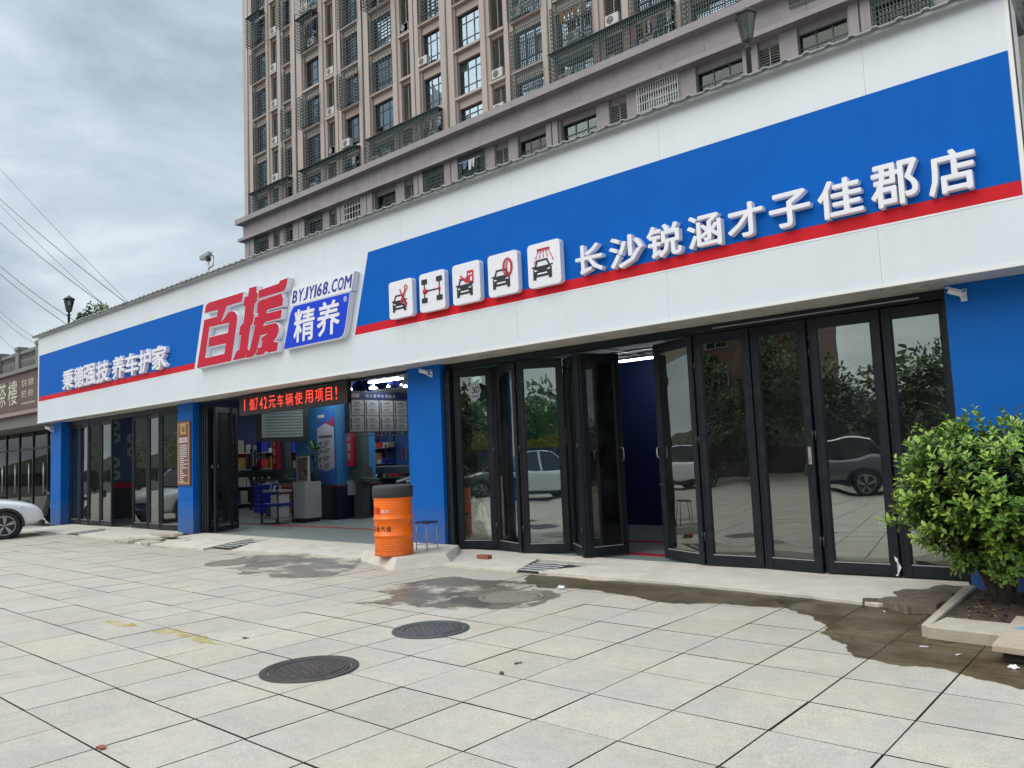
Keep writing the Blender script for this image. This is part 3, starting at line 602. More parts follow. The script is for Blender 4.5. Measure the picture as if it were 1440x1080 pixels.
TP = [(-12.66,4.585),(-12.56,4.90),(-10.70,4.885),(-10.80,4.57)]
b = outline([TP], FY-.118, FY-.006, .01, [letterw, letterside], 'backing', t)
bl = mat('navy_lettering', (.02, .04, .3), .4)
s_ = 'BYJY168.COM'; wd = [1,1,.8,1,.32,.95,.95,.4,1,1.05,1.25]; x = -12.60; tot = sum(wd); sc = (1.80-.028*10)/tot
for c_, w_ in zip(s_, wd):
    w2 = w_*sc; h = .235
    if c_ == '.': glyph(c_, x+.01, x+.06, 4.615, 4.66, FY-.1185, .006, .0, mats=[bl], parent=t)
    else: glyph(c_, x, x+w2, 4.615, 4.615+h, FY-.1185, .006, .018, shear=.26, mats=[bl], parent=t)
    x += w2+.028
glyph('精', -12.56, -11.90, 3.845, 4.47, FY-.1245, .008, .02, shear=.09, mats=[letterw], parent=t)
glyph('养', -11.82, -11.14, 3.855, 4.48, FY-.1245, .008, .02, shear=.09, mats=[letterw], parent=t)
glyph('®', -11.00, -10.90, 4.385, 4.49, FY-.1245, .004, 0, mats=[letterw], parent=t)
# --- service icon boxes
ib = mat('icon_black', (.012, .013, .018), .4); ir = mat('icon_red', (.5, .012, .035), .4)
def car_icon(mb, cx, cz, s):
    P = lambda pts: mb.prism([(cx+x*s, cz+z*s) for x, z in pts], FY-.111, FY-.104)
    P([(-.53,-.36),(-.36,-.36),(-.36,-.24),(.36,-.24),(.36,-.36),(.53,-.36),(.53,.12),(.44,.24),(-.44,.24),(-.53,.12)])
    P([(-.44,.24),(-.35,.24),(-.25,.46),(.25,.46),(.35,.24),(.44,.24),(.31,.54),(-.31,.54)])
    P([(-.6,.2),(-.46,.2),(-.44,.26),(-.6,.26)]); P([(.46,.2),(.6,.2),(.6,.26),(.44,.26)])
def icon(k, x0, label):
    x1 = x0+.575; z0, z1 = 3.895, 4.515; cx = (x0+x1)/2
    t = thing('service_icon_box', label, 'icon sign', (cx, FY, z0), group='white rounded icon boxes on the blue band')
    outline([rrect(x0, x1, z0, z1, .055)], FY-.105, FY-.012, 0, [letterw, letterside], 'box_body', t)
    m = MB(); r = MB(); l = MB()
    if k != 1:
        cz = 4.14; car_icon(m, cx-.03, cz-.03, .31)
        for q in (-1, 1): l.prism([(cx-.03+q*.138, cz+.005), (cx-.03+q*.075, cz-.018), (cx-.03+q*.138, cz-.024)][::q], FY-.1125, FY-.1115)
        l.box(cx-.03-.085, cx-.03+.085, FY-.1125, FY-.1115, cz-.072, cz-.052)
    if k == 0:
        r.prism([(cx-.02,4.36),(cx,4.37),(cx+.12,4.13),(cx+.08,4.12)], FY-.114, FY-.1128); r.prism([(cx+.1,4.10),(cx+.15,4.14),(cx+.17,4.10),(cx+.13,4.06)], FY-.114, FY-.1128)
        r.prism([(cx+.12,4.36),(cx+.15,4.34),(cx+.03,4.12),(cx-.01,4.15)], FY-.1155, FY-.1143); 
        for a in range(8): b0 = 2*PI*a/8; r.bar((cx+.14+.035*math.cos(b0), FY-.1135, 4.375+.04*math.sin(b0)), (cx+.14+.035*math.cos(b0+PI/4), FY-.1135, 4.375+.04*math.sin(b0+PI/4)), .014, .004, up=(0,1,0))
    if k == 1:
        for sx in (-.17, .17):
            for sz in (4.08, 4.38): outline([rrect(cx+sx-.065, cx+sx+.065, sz-.04, sz+.04, .015)], FY-.113, FY-.106, 0, [ib], 'wheel_symbol', t)
            m.box(cx+sx-.01, cx+sx+.01, FY-.112, FY-.106, 4.09, 4.37)
        m.box(cx-.17, cx+.17, FY-.112, FY-.106, 4.215, 4.235)
        r.lathe([(.05, FY-.116), (.05, FY-.113)], (cx-.16, 0, 4.225), 6, axis='Y'); r.lathe([(.03, FY-.116), (.03, FY-.113)], (cx+.17, 0, 4.225), 8, axis='Y'); r.prism([(cx-.13,4.19),(cx-.08,4.215),(cx-.08,4.235),(cx-.13,4.26)], FY-.116, FY-.113)
    if k == 2:
        r.prism([(cx+.02,4.20),(cx+.16,4.20),(cx+.16,4.38),(cx+.03,4.38),(cx+.03,4.30),(cx-.02,4.27),(cx-.11,4.34),(cx-.12,4.32),(cx-.02,4.22)], FY-.116, FY-.1128)
        l.box(cx+.06, cx+.09, FY-.1175, FY-.1165, 4.31, 4.34).box(cx+.11, cx+.14, FY-.1175, FY-.1165, 4.31, 4.34).box(cx+.1, cx+.14, FY-.1175, FY-.1165, 4.22, 4.28)
        r.lathe([(.012, FY-.116), (.012, FY-.113)], (cx-.12, 0, 4.28), 8, axis='Y')
    if k == 3:
        for q in range(20):
            a = 2*PI*q/20; r.bar((cx+.10+.085*math.cos(a), FY-.1145, 4.29+.125*math.sin(a)), (cx+.10+.085*math.cos(a+PI/10), FY-.1145, 4.29+.125*math.sin(a+PI/10)), .022, .003, up=(0,1,0))
            r.bar((cx+.125+.04*math.cos(a), FY-.1145, 4.29+.095*math.sin(a)), (cx+.125+.04*math.cos(a+PI/10), FY-.1145, 4.29+.095*math.sin(a+PI/10)), .012, .003, up=(0,1,0))
        for q in range(7): r.bar((cx+.03, FY-.1140, 4.20+.03*q), (cx+.085, FY-.1140, 4.215+.03*q), .008, .003, up=(0,1,0))
    if k == 4:
        r.box(cx-.11, cx+.11, FY-.114, FY-.106, 4.40, 4.43)
        for q in range(5):
            f = (q-2)/2; r.bar((cx+f*.09, FY-.111, 4.40), (cx+f*.11, FY-.111, 4.355), .012, .003, up=(0,1,0)); r.bar((cx+f*.12, FY-.111, 4.34), (cx+f*.14, FY-.111, 4.295), .012, .003, up=(0,1,0))
        for q in (-1, 1): r.bar((cx+q*.15, FY-.111, 4.28), (cx+q*.165, FY-.111, 4.23), .012, .003, up=(0,1,0))
    m.build('car_symbol' if k != 1 else 'axle_symbol', ib, t)
    if l.v: l.build('white_detail', letterw, t)
    r.build('red_symbol', ir, t)
for k, (x0, lb) in enumerate(((-9.80, 'white icon box with a black car and red crossed tools, leftmost icon'), (-9.05, 'white icon box with a black and red wheel axle symbol'), (-8.30, 'white icon box with a black car and a red oil can'), (-7.555, 'white icon box with a black car and a red tyre'), (-6.79, 'white icon box with a black car under a red shower, rightmost icon'))): icon(k, x0, lb)
# --- LED ticker
t = thing('led_ticker_sign', 'long black LED ticker sign with glowing red characters over the open bay', 'LED sign', (-13.6, 9.0, 2.67))
MB().box(-15.53, -11.72, 8.955, 9.055, 2.665, 3.08).build('case', mat('led_case', (.02, .014, .016), .5), t, bevel=.005)
MB().box(-15.47, -11.78, 8.951, 8.954, 2.70, 3.045).build('screen', mat('led_screen', (.03, .012, .014), .6), t)
def led_mat():
    m = bpy.data.materials.new('led_dots'); m.use_nodes = True; nt = m.node_tree; N = nt.nodes; L = nt.links; b = N['Principled BSDF']
    b.inputs['Base Color'].default_value = (.03, .01, .01, 1); b.inputs['Emission Color'].default_value = (1, .06, .03, 1)
    g = N.new('ShaderNodeNewGeometry'); v = N.new('ShaderNodeTexVoronoi'); v.feature = 'F1'; v.inputs['Randomness'].default_value = 0; v.inputs['Scale'].default_value = 50
    L.new(g.outputs['Position'], v.inputs['Vector']); r = N.new('ShaderNodeMapRange'); r.inputs[1].default_value = .2; r.inputs[2].default_value = .62; r.inputs[3].default_value = 3.4; r.inputs[4].default_value = .35
    L.new(v.outputs['Distance'], r.inputs[0]); L.new(r.outputs[0], b.inputs['Emission Strength']); return m
ledm = led_mat()
for c_, x0, x1 in (('1',-15.32,-15.285),('值',-15.11,-14.90),('7',-14.87,-14.78),('4',-14.71,-14.59),('2',-14.54,-14.43),('元',-14.36,-14.11),('车',-14.04,-13.81),('辆',-13.74,-13.48),('使',-13.41,-13.15),('用',-13.06,-12.80),('项',-12.73,-12.46),('目',-12.38,-12.18),('!',-12.07,-12.02)):
    glyph(c_, x0, x1, 2.755, 3.005, 8.951, .003, .008, mats=[ledm], parent=t)
# --- notice on the second pillar
brown = mat('brown_notice_board', (.17, .065, .035), .5, var=.05); gold = mat('gold_trim', (.55, .36, .1), .4)
t = thing('notice_board', 'tall brown notice board with gold border on the second blue pillar', 'notice board', (-18.05, 8.96, 1.17))
MB().box(-18.370, -17.740, 8.945, 8.9785, 1.17, 2.70).build('board', brown, t, bevel=.003)
for a in ((-18.330,-18.290,1.21,2.66),(-17.820,-17.780,1.21,2.66),(-18.290,-17.820,1.21,1.25),(-18.290,-17.820,2.62,2.66)): MB().box(a[0], a[1], 8.942, 8.9445, a[2], a[3]).build('border', mat('border_print', (.42, .25, .14), .5, var=.3, vscale=40), t)
MB().box(-18.190, -17.930, 8.939, 8.9445, 2.39, 2.63).build('emblem', gold, t); glyph('福', -18.140, -17.980, 2.43, 2.59, 8.9385, .002, 0, mats=[black], parent=t)
MB().box(-18.260, -17.860, 8.940, 8.9445, 2.19, 2.31).build('title_strip', pale, t)
for k, c_ in enumerate('公司简介'): glyph(c_, -18.230+.09*k, -18.160+.09*k, 2.215, 2.285, 8.9395, .001, .005, mats=[ir], parent=t)
rr = random.Random(2)
for k in range(20):
    w_ = rr.choice((.38, .38, .36, .14, .2)); MB().box(-18.240, -18.240+w_, 8.942, 8.944, 2.13-.045*k-.014, 2.13-.045*k+.008).build('text_line', pale, t)
# --- security cameras
def cctv(loc, rz, label, s=1.):
    t = thing('security_camera', label, 'security camera', loc, rz, 'white security cameras on the shop front', local=True)
    t.scale = (s, s, s)
    MB().box(-.04, .04, -.012, 0, -.08, .06).build('mount_plate', letterw, t, bevel=.004)
    MB().tube([(0,-.01,-.03),(0,-.07,-.05),(-.02,-.12,-.02)], .016).build('arm', letterw, t)
    mb = MB().lathe([(.03,-.13),(.038,-.12),(.038,.07),(.034,.08)], (0,0,0), 16, axis='X'); o = mb.build('camera_body', letterw, t); o.rotation_euler = (0, math.radians(18), math.radians(35)); o.location = (-.06, -.14, .03)
    c = MB().lathe([(.03,-.134),(.024,-.131)], (0,0,0), 16, axis='X').build('lens', black, o)
    v = MB().box(-.16, .05, -.042, .042, .036, .044).build('visor', letterw, o)
    MB().tube([(.02,-.01,.03),(.05,-.05,.08),(.02,-.09,.08),(-.02,-.12,.05)], .005).build('cable', letterw, t)
cctv((-1.55, 8.97, 3.0), 0, 'white bullet security camera on the blue wall right of the glass doors', .72)
cctv((-9.46, 8.98, 2.99), 0, 'white bullet security camera on the third blue pillar by the open bay', .75)
cctv((-26.1, 8.86, 2.93), -.3, 'small white security camera on the leftmost blue pillar')
# ================================================================== STREET-LEVEL OBJECTS
# step block under the drum
t = thing('concrete_step', 'wedge shaped concrete step block carrying the orange drum', 'step', (-9.0, 7.9, 0))
base = [(-9.55,7.30),(-8.67,7.34),(-8.30,8.05),(-8.62,8.50),(-9.92,8.84),(-10.35,8.0)]
top = [(-9.42,7.33),(-8.665,7.37),(-8.40,7.93),(-8.75,8.45),(-9.92,8.84),(-10.2,8.0)]
base = [(-10.25,7.95),(-8.66,7.33),(-8.22,8.12),(-8.85,8.975),(-10.05,8.975)]; top = [(-10.05,7.98),(-8.70,7.45),(-8.36,8.1),(-8.95,8.975),(-10.05,8.975)]
n = 5; mb = MB(); mb.add([(x,y,-.005) for x,y in base]+[(x,y,.165) for x,y in top], [tuple(range(n))[::-1], tuple(range(n,2*n))]+[(i,(i+1)%n,(i+1)%n+n,i+n) for i in range(n)])
mb.build('block', conc, t, bevel=.012)
# orange drum
orange = mat('orange_drum_paint', (1., .18, .008), .35, var=.05, vscale=3, grime=.25, gscale=4, var2=(.5, .12, .03))
skirt(orange, .166, .3, (.12, .07, .04), .7)
DX, DY, DZ = -9.07, 7.73, .166
t = thing('steel_drum', 'orange ribbed steel drum with a dark rubber ring on top, standing on the step', 'drum', (DX, DY, DZ))
R = .288; prof = [(R-.012, 0), (R+.004, .005), (R+.004, .022), (R, .03)]
def ribs(z0, z1, n, d=.005):
    out = []
    for k in range(n*4+1):
        z = z0+(z1-z0)*k/(n*4); out.append((R-d/2+d/2*math.cos(2*PI*k/4), z))
    return out
prof += ribs(.05, .26, 6); prof += [(R,.285),(R+.013,.295),(R+.013,.305),(R,.315),(R,.53),(R+.013,.54),(R+.013,.55),(R,.56)]+ribs(.60, .82, 6)+[(R+.004,.85),(R+.004,.87),(R-.01,.875)]
MB().lathe(prof, (DX, DY, DZ), 64).build('drum_body', orange, t)
MB().lathe([(R+.006,.852),(R+.016,.86),(R+.018,.99),(R+.012,1.02),(R-.02,1.035),(R-.05,1.03)], (DX, DY, DZ), 48).build('rubber_lid', mat('grey_rubber_cover', (.045, .045, .05), .7, var=.25, vscale=9, bump=.4), t)
def on_drum(me_obj):
    for v in me_obj.data.vertices:
        p = v.co; a = (p.x)/R; rr_ = R+.004-(p.y); v.co = Vector((rr_*math.sin(a+DA), -rr_*math.cos(a+DA), p.z))
DA = math.radians(0)
def drum_text(c_, u0, u1, z0, z1, m, lift=.0):
    o = glyph(c_, u0, u1, z0, z1, -lift, .001, .01, mats=[m]); 
    for k, v in enumerate(o.data.vertices):
        p = v.co; rr_ = R+.003-p.y; a = p.x/R; v.co = Vector((rr_*math.sin(a), -rr_*math.cos(a), p.z))
    o.parent = t; o.name = 'painted_character'
# the drum faces the camera at azimuth ~50 deg towards +X
FA = math.atan2(-DX, DY)   # angle from -Y towards +X of the camera
off = R*FA
for c_, u in (('锐',-.40),('涵',-.305),('汽',-.205),('修',-.11)): drum_text(c_, off+u, off+u+.075, .36, .44, black)
for c_, u in (('百',-.40),('援',-.30)): drum_text(c_, off+u, off+u+.09, .62, .72, mat('red_paint', (.6, .015, .01), .5))
for k, c_ in enumerate('精养'): drum_text(c_, off-.19+.07*k, off-.13+.07*k, .63, .68, letterw)
# stool behind the drum
t = thing('metal_stool', 'small stool with dark seat and thin chrome legs against the third blue pillar', 'stool', (-9.02, 8.35, .165))
MB().box(-9.15,-8.88,8.22,8.47,.575,.60).build('seat', mat('dark_blue_seat', (.01, .02, .05), .5), t, bevel=.008)
for sx, sy in ((-.11,-.1),(.11,-.1),(-.11,.1),(.11,.1)): MB().tube([(-9.015+sx,8.345+sy,.575),(-9.015+sx*1.12,8.345+sy*1.12,.166)], .008).build('leg', steel, t)
MB().tube([(-9.13,8.24,.25),(-8.9,8.24,.25),(-8.9,8.45,.25),(-9.13,8.45,.25),(-9.13,8.24,.25)], .005).build('stretcher', steel, t)
# loose bits
t = MB().box(-.1,.1,-.055,.055,0,.05).build('brick', mat('red_brick', (.3, .1, .07), .9, var=.3, vscale=30)); t.location = (-8.0, 8.55, .06); t.rotation_euler = (0,0,.1); tag(t, 'loose red brick lying on the ramp below the first glass door', 'brick')
t = MB().slab(rough_poly([(-.03,-.02),(.03,-.02),(.035,.01),(0,.025),(-.03,.015)], .1, 1, 3), 0, .012).build('brick_chip', MATS['red_brick']); t.location = (-4.87, 1.92, .001); tag(t, 'tiny reddish brick chip on a tile joint in the near left foreground', 'brick chip')
def crumple(loc, s, label, m, cat='litter', name='plastic_scrap', seed=0):
    r = random.Random(seed); bm = bmesh.new(); bmesh.ops.create_icosphere(bm, subdivisions=2, radius=1)
    for v in bm.verts: v.co = Vector((v.co.x*s*r.uniform(.6, 1.2), v.co.y*s*.7*r.uniform(.6, 1.2), max(0, (v.co.z+.55)*s*.45*r.uniform(.5, 1.2))))
    me = bpy.data.meshes.new(name); bm.to_mesh(me); bm.free(); me.materials.append(m); o = link(name, me); o.location = loc; tag(o, label, cat)
crumple((-5.62,7.3,.004), .055, 'crumpled white plastic scrap on the wet strip by the ramp', letterw, seed=1)
crumple((-1.0,6.24,.004), .04, 'small white crumpled scrap near the raised slab at the right edge', letterw, seed=2)
for k, (x, y, lb) in enumerate(((-1.61,6.53,'tiny white cigarette end on the wet patch, leftmost one'),(-1.36,6.42,'tiny white cigarette end on the wet patch, rightmost one'),(-2.2,7.67,'tiny pale paper speck on the wet patch by the ramp edge'))):
    o = MB().lathe([(.0045,-.03),(.0045,.03)], (0,0,0), 8, axis='X').build('cigarette_end', letterw); o.location = (x, y, .009); o.rotation_euler = (0,0,k*.9+.3); tag(o, lb, 'litter')
for k, (x, y, lb) in enumerate(((-1.50,6.78,'dark leaf scrap on the wet patch near the planter slab'),(-3.97,4.57,'dark leaf scrap on a dry tile right of the second manhole'),(-3.9,4.3,'small dark fleck on a dry tile below the second manhole'),(-6.7,3.9,'small dark fleck on a tile left of the nearest manhole'))):
    o = MB().slab(rough_poly([(-.035,-.012),(.02,-.015),(.04,.005),(-.01,.015)], .12, 2, k), 0, .004).build('leaf_scrap', dirt_m); o.location = (x, y, .005); o.rotation_euler = (0,0,k*1.1); tag(o, lb, 'litter')
# planter kerbs and soil
t = thing('planter_bed', 'soil bed with pale stone kerbs at the foot of the shrub', 'planter', (-1.2, 7.8, 0))
MB().slab([(-1.62,7.15),(-.2,7.15),(-.2,8.85),(-1.74,8.85)], -.005, .07).build('soil', dirt_m, t)
MB().slab([(-1.76,8.82),(-1.70,6.86),(-1.64,6.86),(-1.66,8.82)], -.004, .10).build('kerb', conc2, t, bevel=.008)
MB().slab([(-1.66,6.82),(-1.10,6.78),(-1.12,7.22),(-1.60,7.24)], -.003, .10).build('stone_slab', conc2, t, bevel=.01)
r = random.Random(8); mb = MB()
for k in range(420):
    x, y = r.uniform(-1.62, -.3), r.uniform(7.25, 8.8); a = r.uniform(0, 6.3); s = r.uniform(.012, .035); z = .072+r.uniform(0, .012)
    mb.mi(r.choice((0, 0, 1, 2))); mb.add([(x+s*math.cos(a),y+s*math.sin(a),z),(x-s*.5*math.sin(a),y+s*.5*math.cos(a),z+.012),(x-s*math.cos(a),y-s*math.sin(a),z+.004),(x+s*.5*math.sin(a),y-s*.5*math.cos(a),z+.002)], [(0,1,2,3)])
o = mb.build('leaf_litter', [mat('dead_leaf', (.12, .07, .04), .8), mat('pale_dead_leaf', (.24, .17, .1), .8), mat('dark_dead_leaf', (.04, .03, .02), .8)], t); o['kind'] = 'stuff'
o = MB().slab(rough_poly([(-2.45,7.86),(-2.1,7.72),(-1.78,7.75),(-1.775,8.95),(-1.95,8.95),(-2.05,8.6),(-2.3,8.35),(-2.2,8.1)], .13, 4, 14), .0, .074, .02).build('mud_patch', mat('damp_brown_mud', (.15,.12,.09), .85, var=.35, vscale=9, bump=.8, bscale=50)); tag(o, 'brown mud in the corner between the ramp and the planter kerb', 'mud', kind='stuff')
t = thing('raised_slab', 'pinkish stone slab with a blue paint blotch at the right picture edge', 'stone slab', (-.8, 6.6, 0))
MB().slab([(-1.13,6.33),(-.3,6.25),(-.3,7.35),(-1.13,7.42)], .075, .125).build('slab', mat('pinkish_stone', (.45, .36, .28), .8, var=.12, vscale=5, bump=.3, grime=.3, gscale=4, var2=(.25,.2,.15)), t, bevel=.008)
MB().slab([(-1.08,6.42),(-.3,6.34),(-.3,7.3),(-1.08,7.34)], -.003, .0745).build('hollow_shade_block', mat('hollow_shade_dark', (.05, .045, .04), .9), t)  # solid near-black block; its colour stands in for the shade under the slab
MB().slab(rough_poly([(-1.09,6.95),(-.95,6.88),(-.8,6.95),(-.85,7.05),(-1.0,7.02)], .15, 3, 2), .1252, .1262).build('paint_blotch', mat('blue_spray_paint', (.12, .35, .6), .6), t)
# ------------------------------------------------------------------ shrub
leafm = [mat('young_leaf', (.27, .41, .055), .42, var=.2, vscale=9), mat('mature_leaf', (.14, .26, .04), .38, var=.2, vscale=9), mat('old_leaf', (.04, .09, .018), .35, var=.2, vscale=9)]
for m in leafm:
    b = m.node_tree.nodes['Principled BSDF']; b.inputs['Transmission Weight'].default_value = 0; b.inputs['Subsurface Weight'].default_value = .0
bark = mat('grey_bark', (.1, .08, .06), .9, var=.3, vscale=20, bump=.6)
def leaf_geo(mb, M, s, fold, droop):
    L_, w = s, s*.54
    pts = [(0,0,0),(L_*.3,w*.42,fold*.5),(L_*.62,w*.46,fold*.5-droop*.25),(L_,0,-droop),(L_*.62,-w*.46,fold*.5-droop*.25),(L_*.3,-w*.42,fold*.5),(L_*.35,0,0),(L_*.68,0,-droop*.3)]
    mb.add([M @ Vector(p) for p in pts], [(0,6,1),(1,6,7,2),(2,7,3),(0,5,6),(5,4,7,6),(4,3,7)])
def shrub():
    t = thing('shrub', 'dense glossy green shrub with upright trunks beside the blue wall', 'shrub', (-1.33, 8.2, .07))
    mb = MB(); r = random.Random(11)
    b0 = Vector((-1.33,8.22,.05)); tips = []
    for k in range(7):
        a = 2*PI*k/7+r.uniform(-.3,.3); e = b0+Vector((math.cos(a)*r.uniform(.25,.5), math.sin(a)*r.uniform(.15,.35), r.uniform(.55,.8)))
        m = b0.lerp(e, .5)+Vector((math.cos(a)*-.04, math.sin(a)*-.04, .05)); mb.tube([b0+Vector((math.cos(a)*.03,math.sin(a)*.03,0)), m, e], [.046,.03,.014], 8)
        for q in range(4):
            e2 = e+Vector((r.uniform(-.3,.3), r.uniform(-.2,.2), r.uniform(.15,.4))); mb.tube([m.lerp(e,.4+.15*q), e2], [.011,.005], 5)
    mb.build('trunk', bark, t)
    cen = Vector((-1.22, 8.02, .98)); leaves = []; tw = MB()
    n = 0
    while n < 1700:
        d = Vector((r.gauss(0,1), r.gauss(0,1), r.gauss(0,1))).normalized()
        rad = r.uniform(.3, 1.0)**.55
        R_ = Vector((.89, .76, .68 if d.z > 0 else .74)); 
        bulge = 1+.10*math.sin(5*math.atan2(d.y,d.x)+1)+.08*math.sin(4*d.z+3*d.x)
        p = cen+Vector((d.x*R_.x, d.y*R_.y, d.z*R_.z))*rad*bulge
        if d.z < -.25:
            k_ = 1-min(.7, (-d.z-.2)*1.15); p.x = cen.x+(p.x-cen.x)*k_-.06*(1-k_); p.y = cen.y+(p.y-cen.y)*k_
        if p.y > 8.90 or p.z < .40: continue
        n += 1
        out = (p-Vector((cen.x,cen.y,cen.z-.35))).normalized(); g = (out+Vector((r.uniform(-.35,.35), r.uniform(-.35,.35), r.uniform(.0,.5)))).normalized()
        ln = r.uniform(.10, .19)*(1.5 if (d.z > .5 and r.random() < .12) else 1)
        tw.tube([p-g*.12, p+g*ln], [.0035,.002], 4)
        x = g.cross(Vector((0,0,1))).normalized() if abs(g.z) < .98 else Vector((1,0,0)); y = g.cross(x)
        nl = r.randint(8, 12); dark = r.random()
        for q in range(nl):
            f = q/(nl-1); a = q*2.4+r.uniform(-.3,.3); b = p+g*(ln*f-.05)
            dr = (x*math.cos(a)+y*math.sin(a)+g*(.25+.7*f)+Vector((0,0,.15))).normalized()
            z = (g+Vector((0,0,1.0))-dr*((g+Vector((0,0,1))).dot(dr))).normalized(); yy = z.cross(dr).normalized()
            M = Matrix((( *dr, ), (*yy,), (*z,))).transposed().to_4x4(); M.translation = b
            s = r.uniform(.062,.098)*(1 if f < .8 else .75)
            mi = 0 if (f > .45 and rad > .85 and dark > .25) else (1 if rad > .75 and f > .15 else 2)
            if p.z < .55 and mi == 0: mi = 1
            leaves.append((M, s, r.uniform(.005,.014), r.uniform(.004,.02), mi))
    tw.build('twigs', bark, t)['kind'] = 'stuff'
    def score(l):
        p = l[0].translation; return (p-cen).dot((CAM_C-cen).normalized())
    vis = [l for l in leaves if project(l[0].translation) and project(l[0].translation)[0] < 1445]
    vis.sort(key=lambda l: -score(l)); front = set(id(l) for l in vis[:300])
    proto = []
    for mi in range(3):
        for q in range(4): mb = MB(); leaf_geo(mb, Matrix.Identity(4), .07, .006+.002*q, .004+.004*q); proto.append(mb.mesh('leaf', leafm[mi]))
    mb = MB(); w = WLOC[t.name]
    for l in leaves:
        if id(l) in front:
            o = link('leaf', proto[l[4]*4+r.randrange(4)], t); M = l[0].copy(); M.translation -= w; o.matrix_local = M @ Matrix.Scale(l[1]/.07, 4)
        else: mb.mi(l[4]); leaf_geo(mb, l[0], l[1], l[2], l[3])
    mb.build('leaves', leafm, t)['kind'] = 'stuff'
shrub()
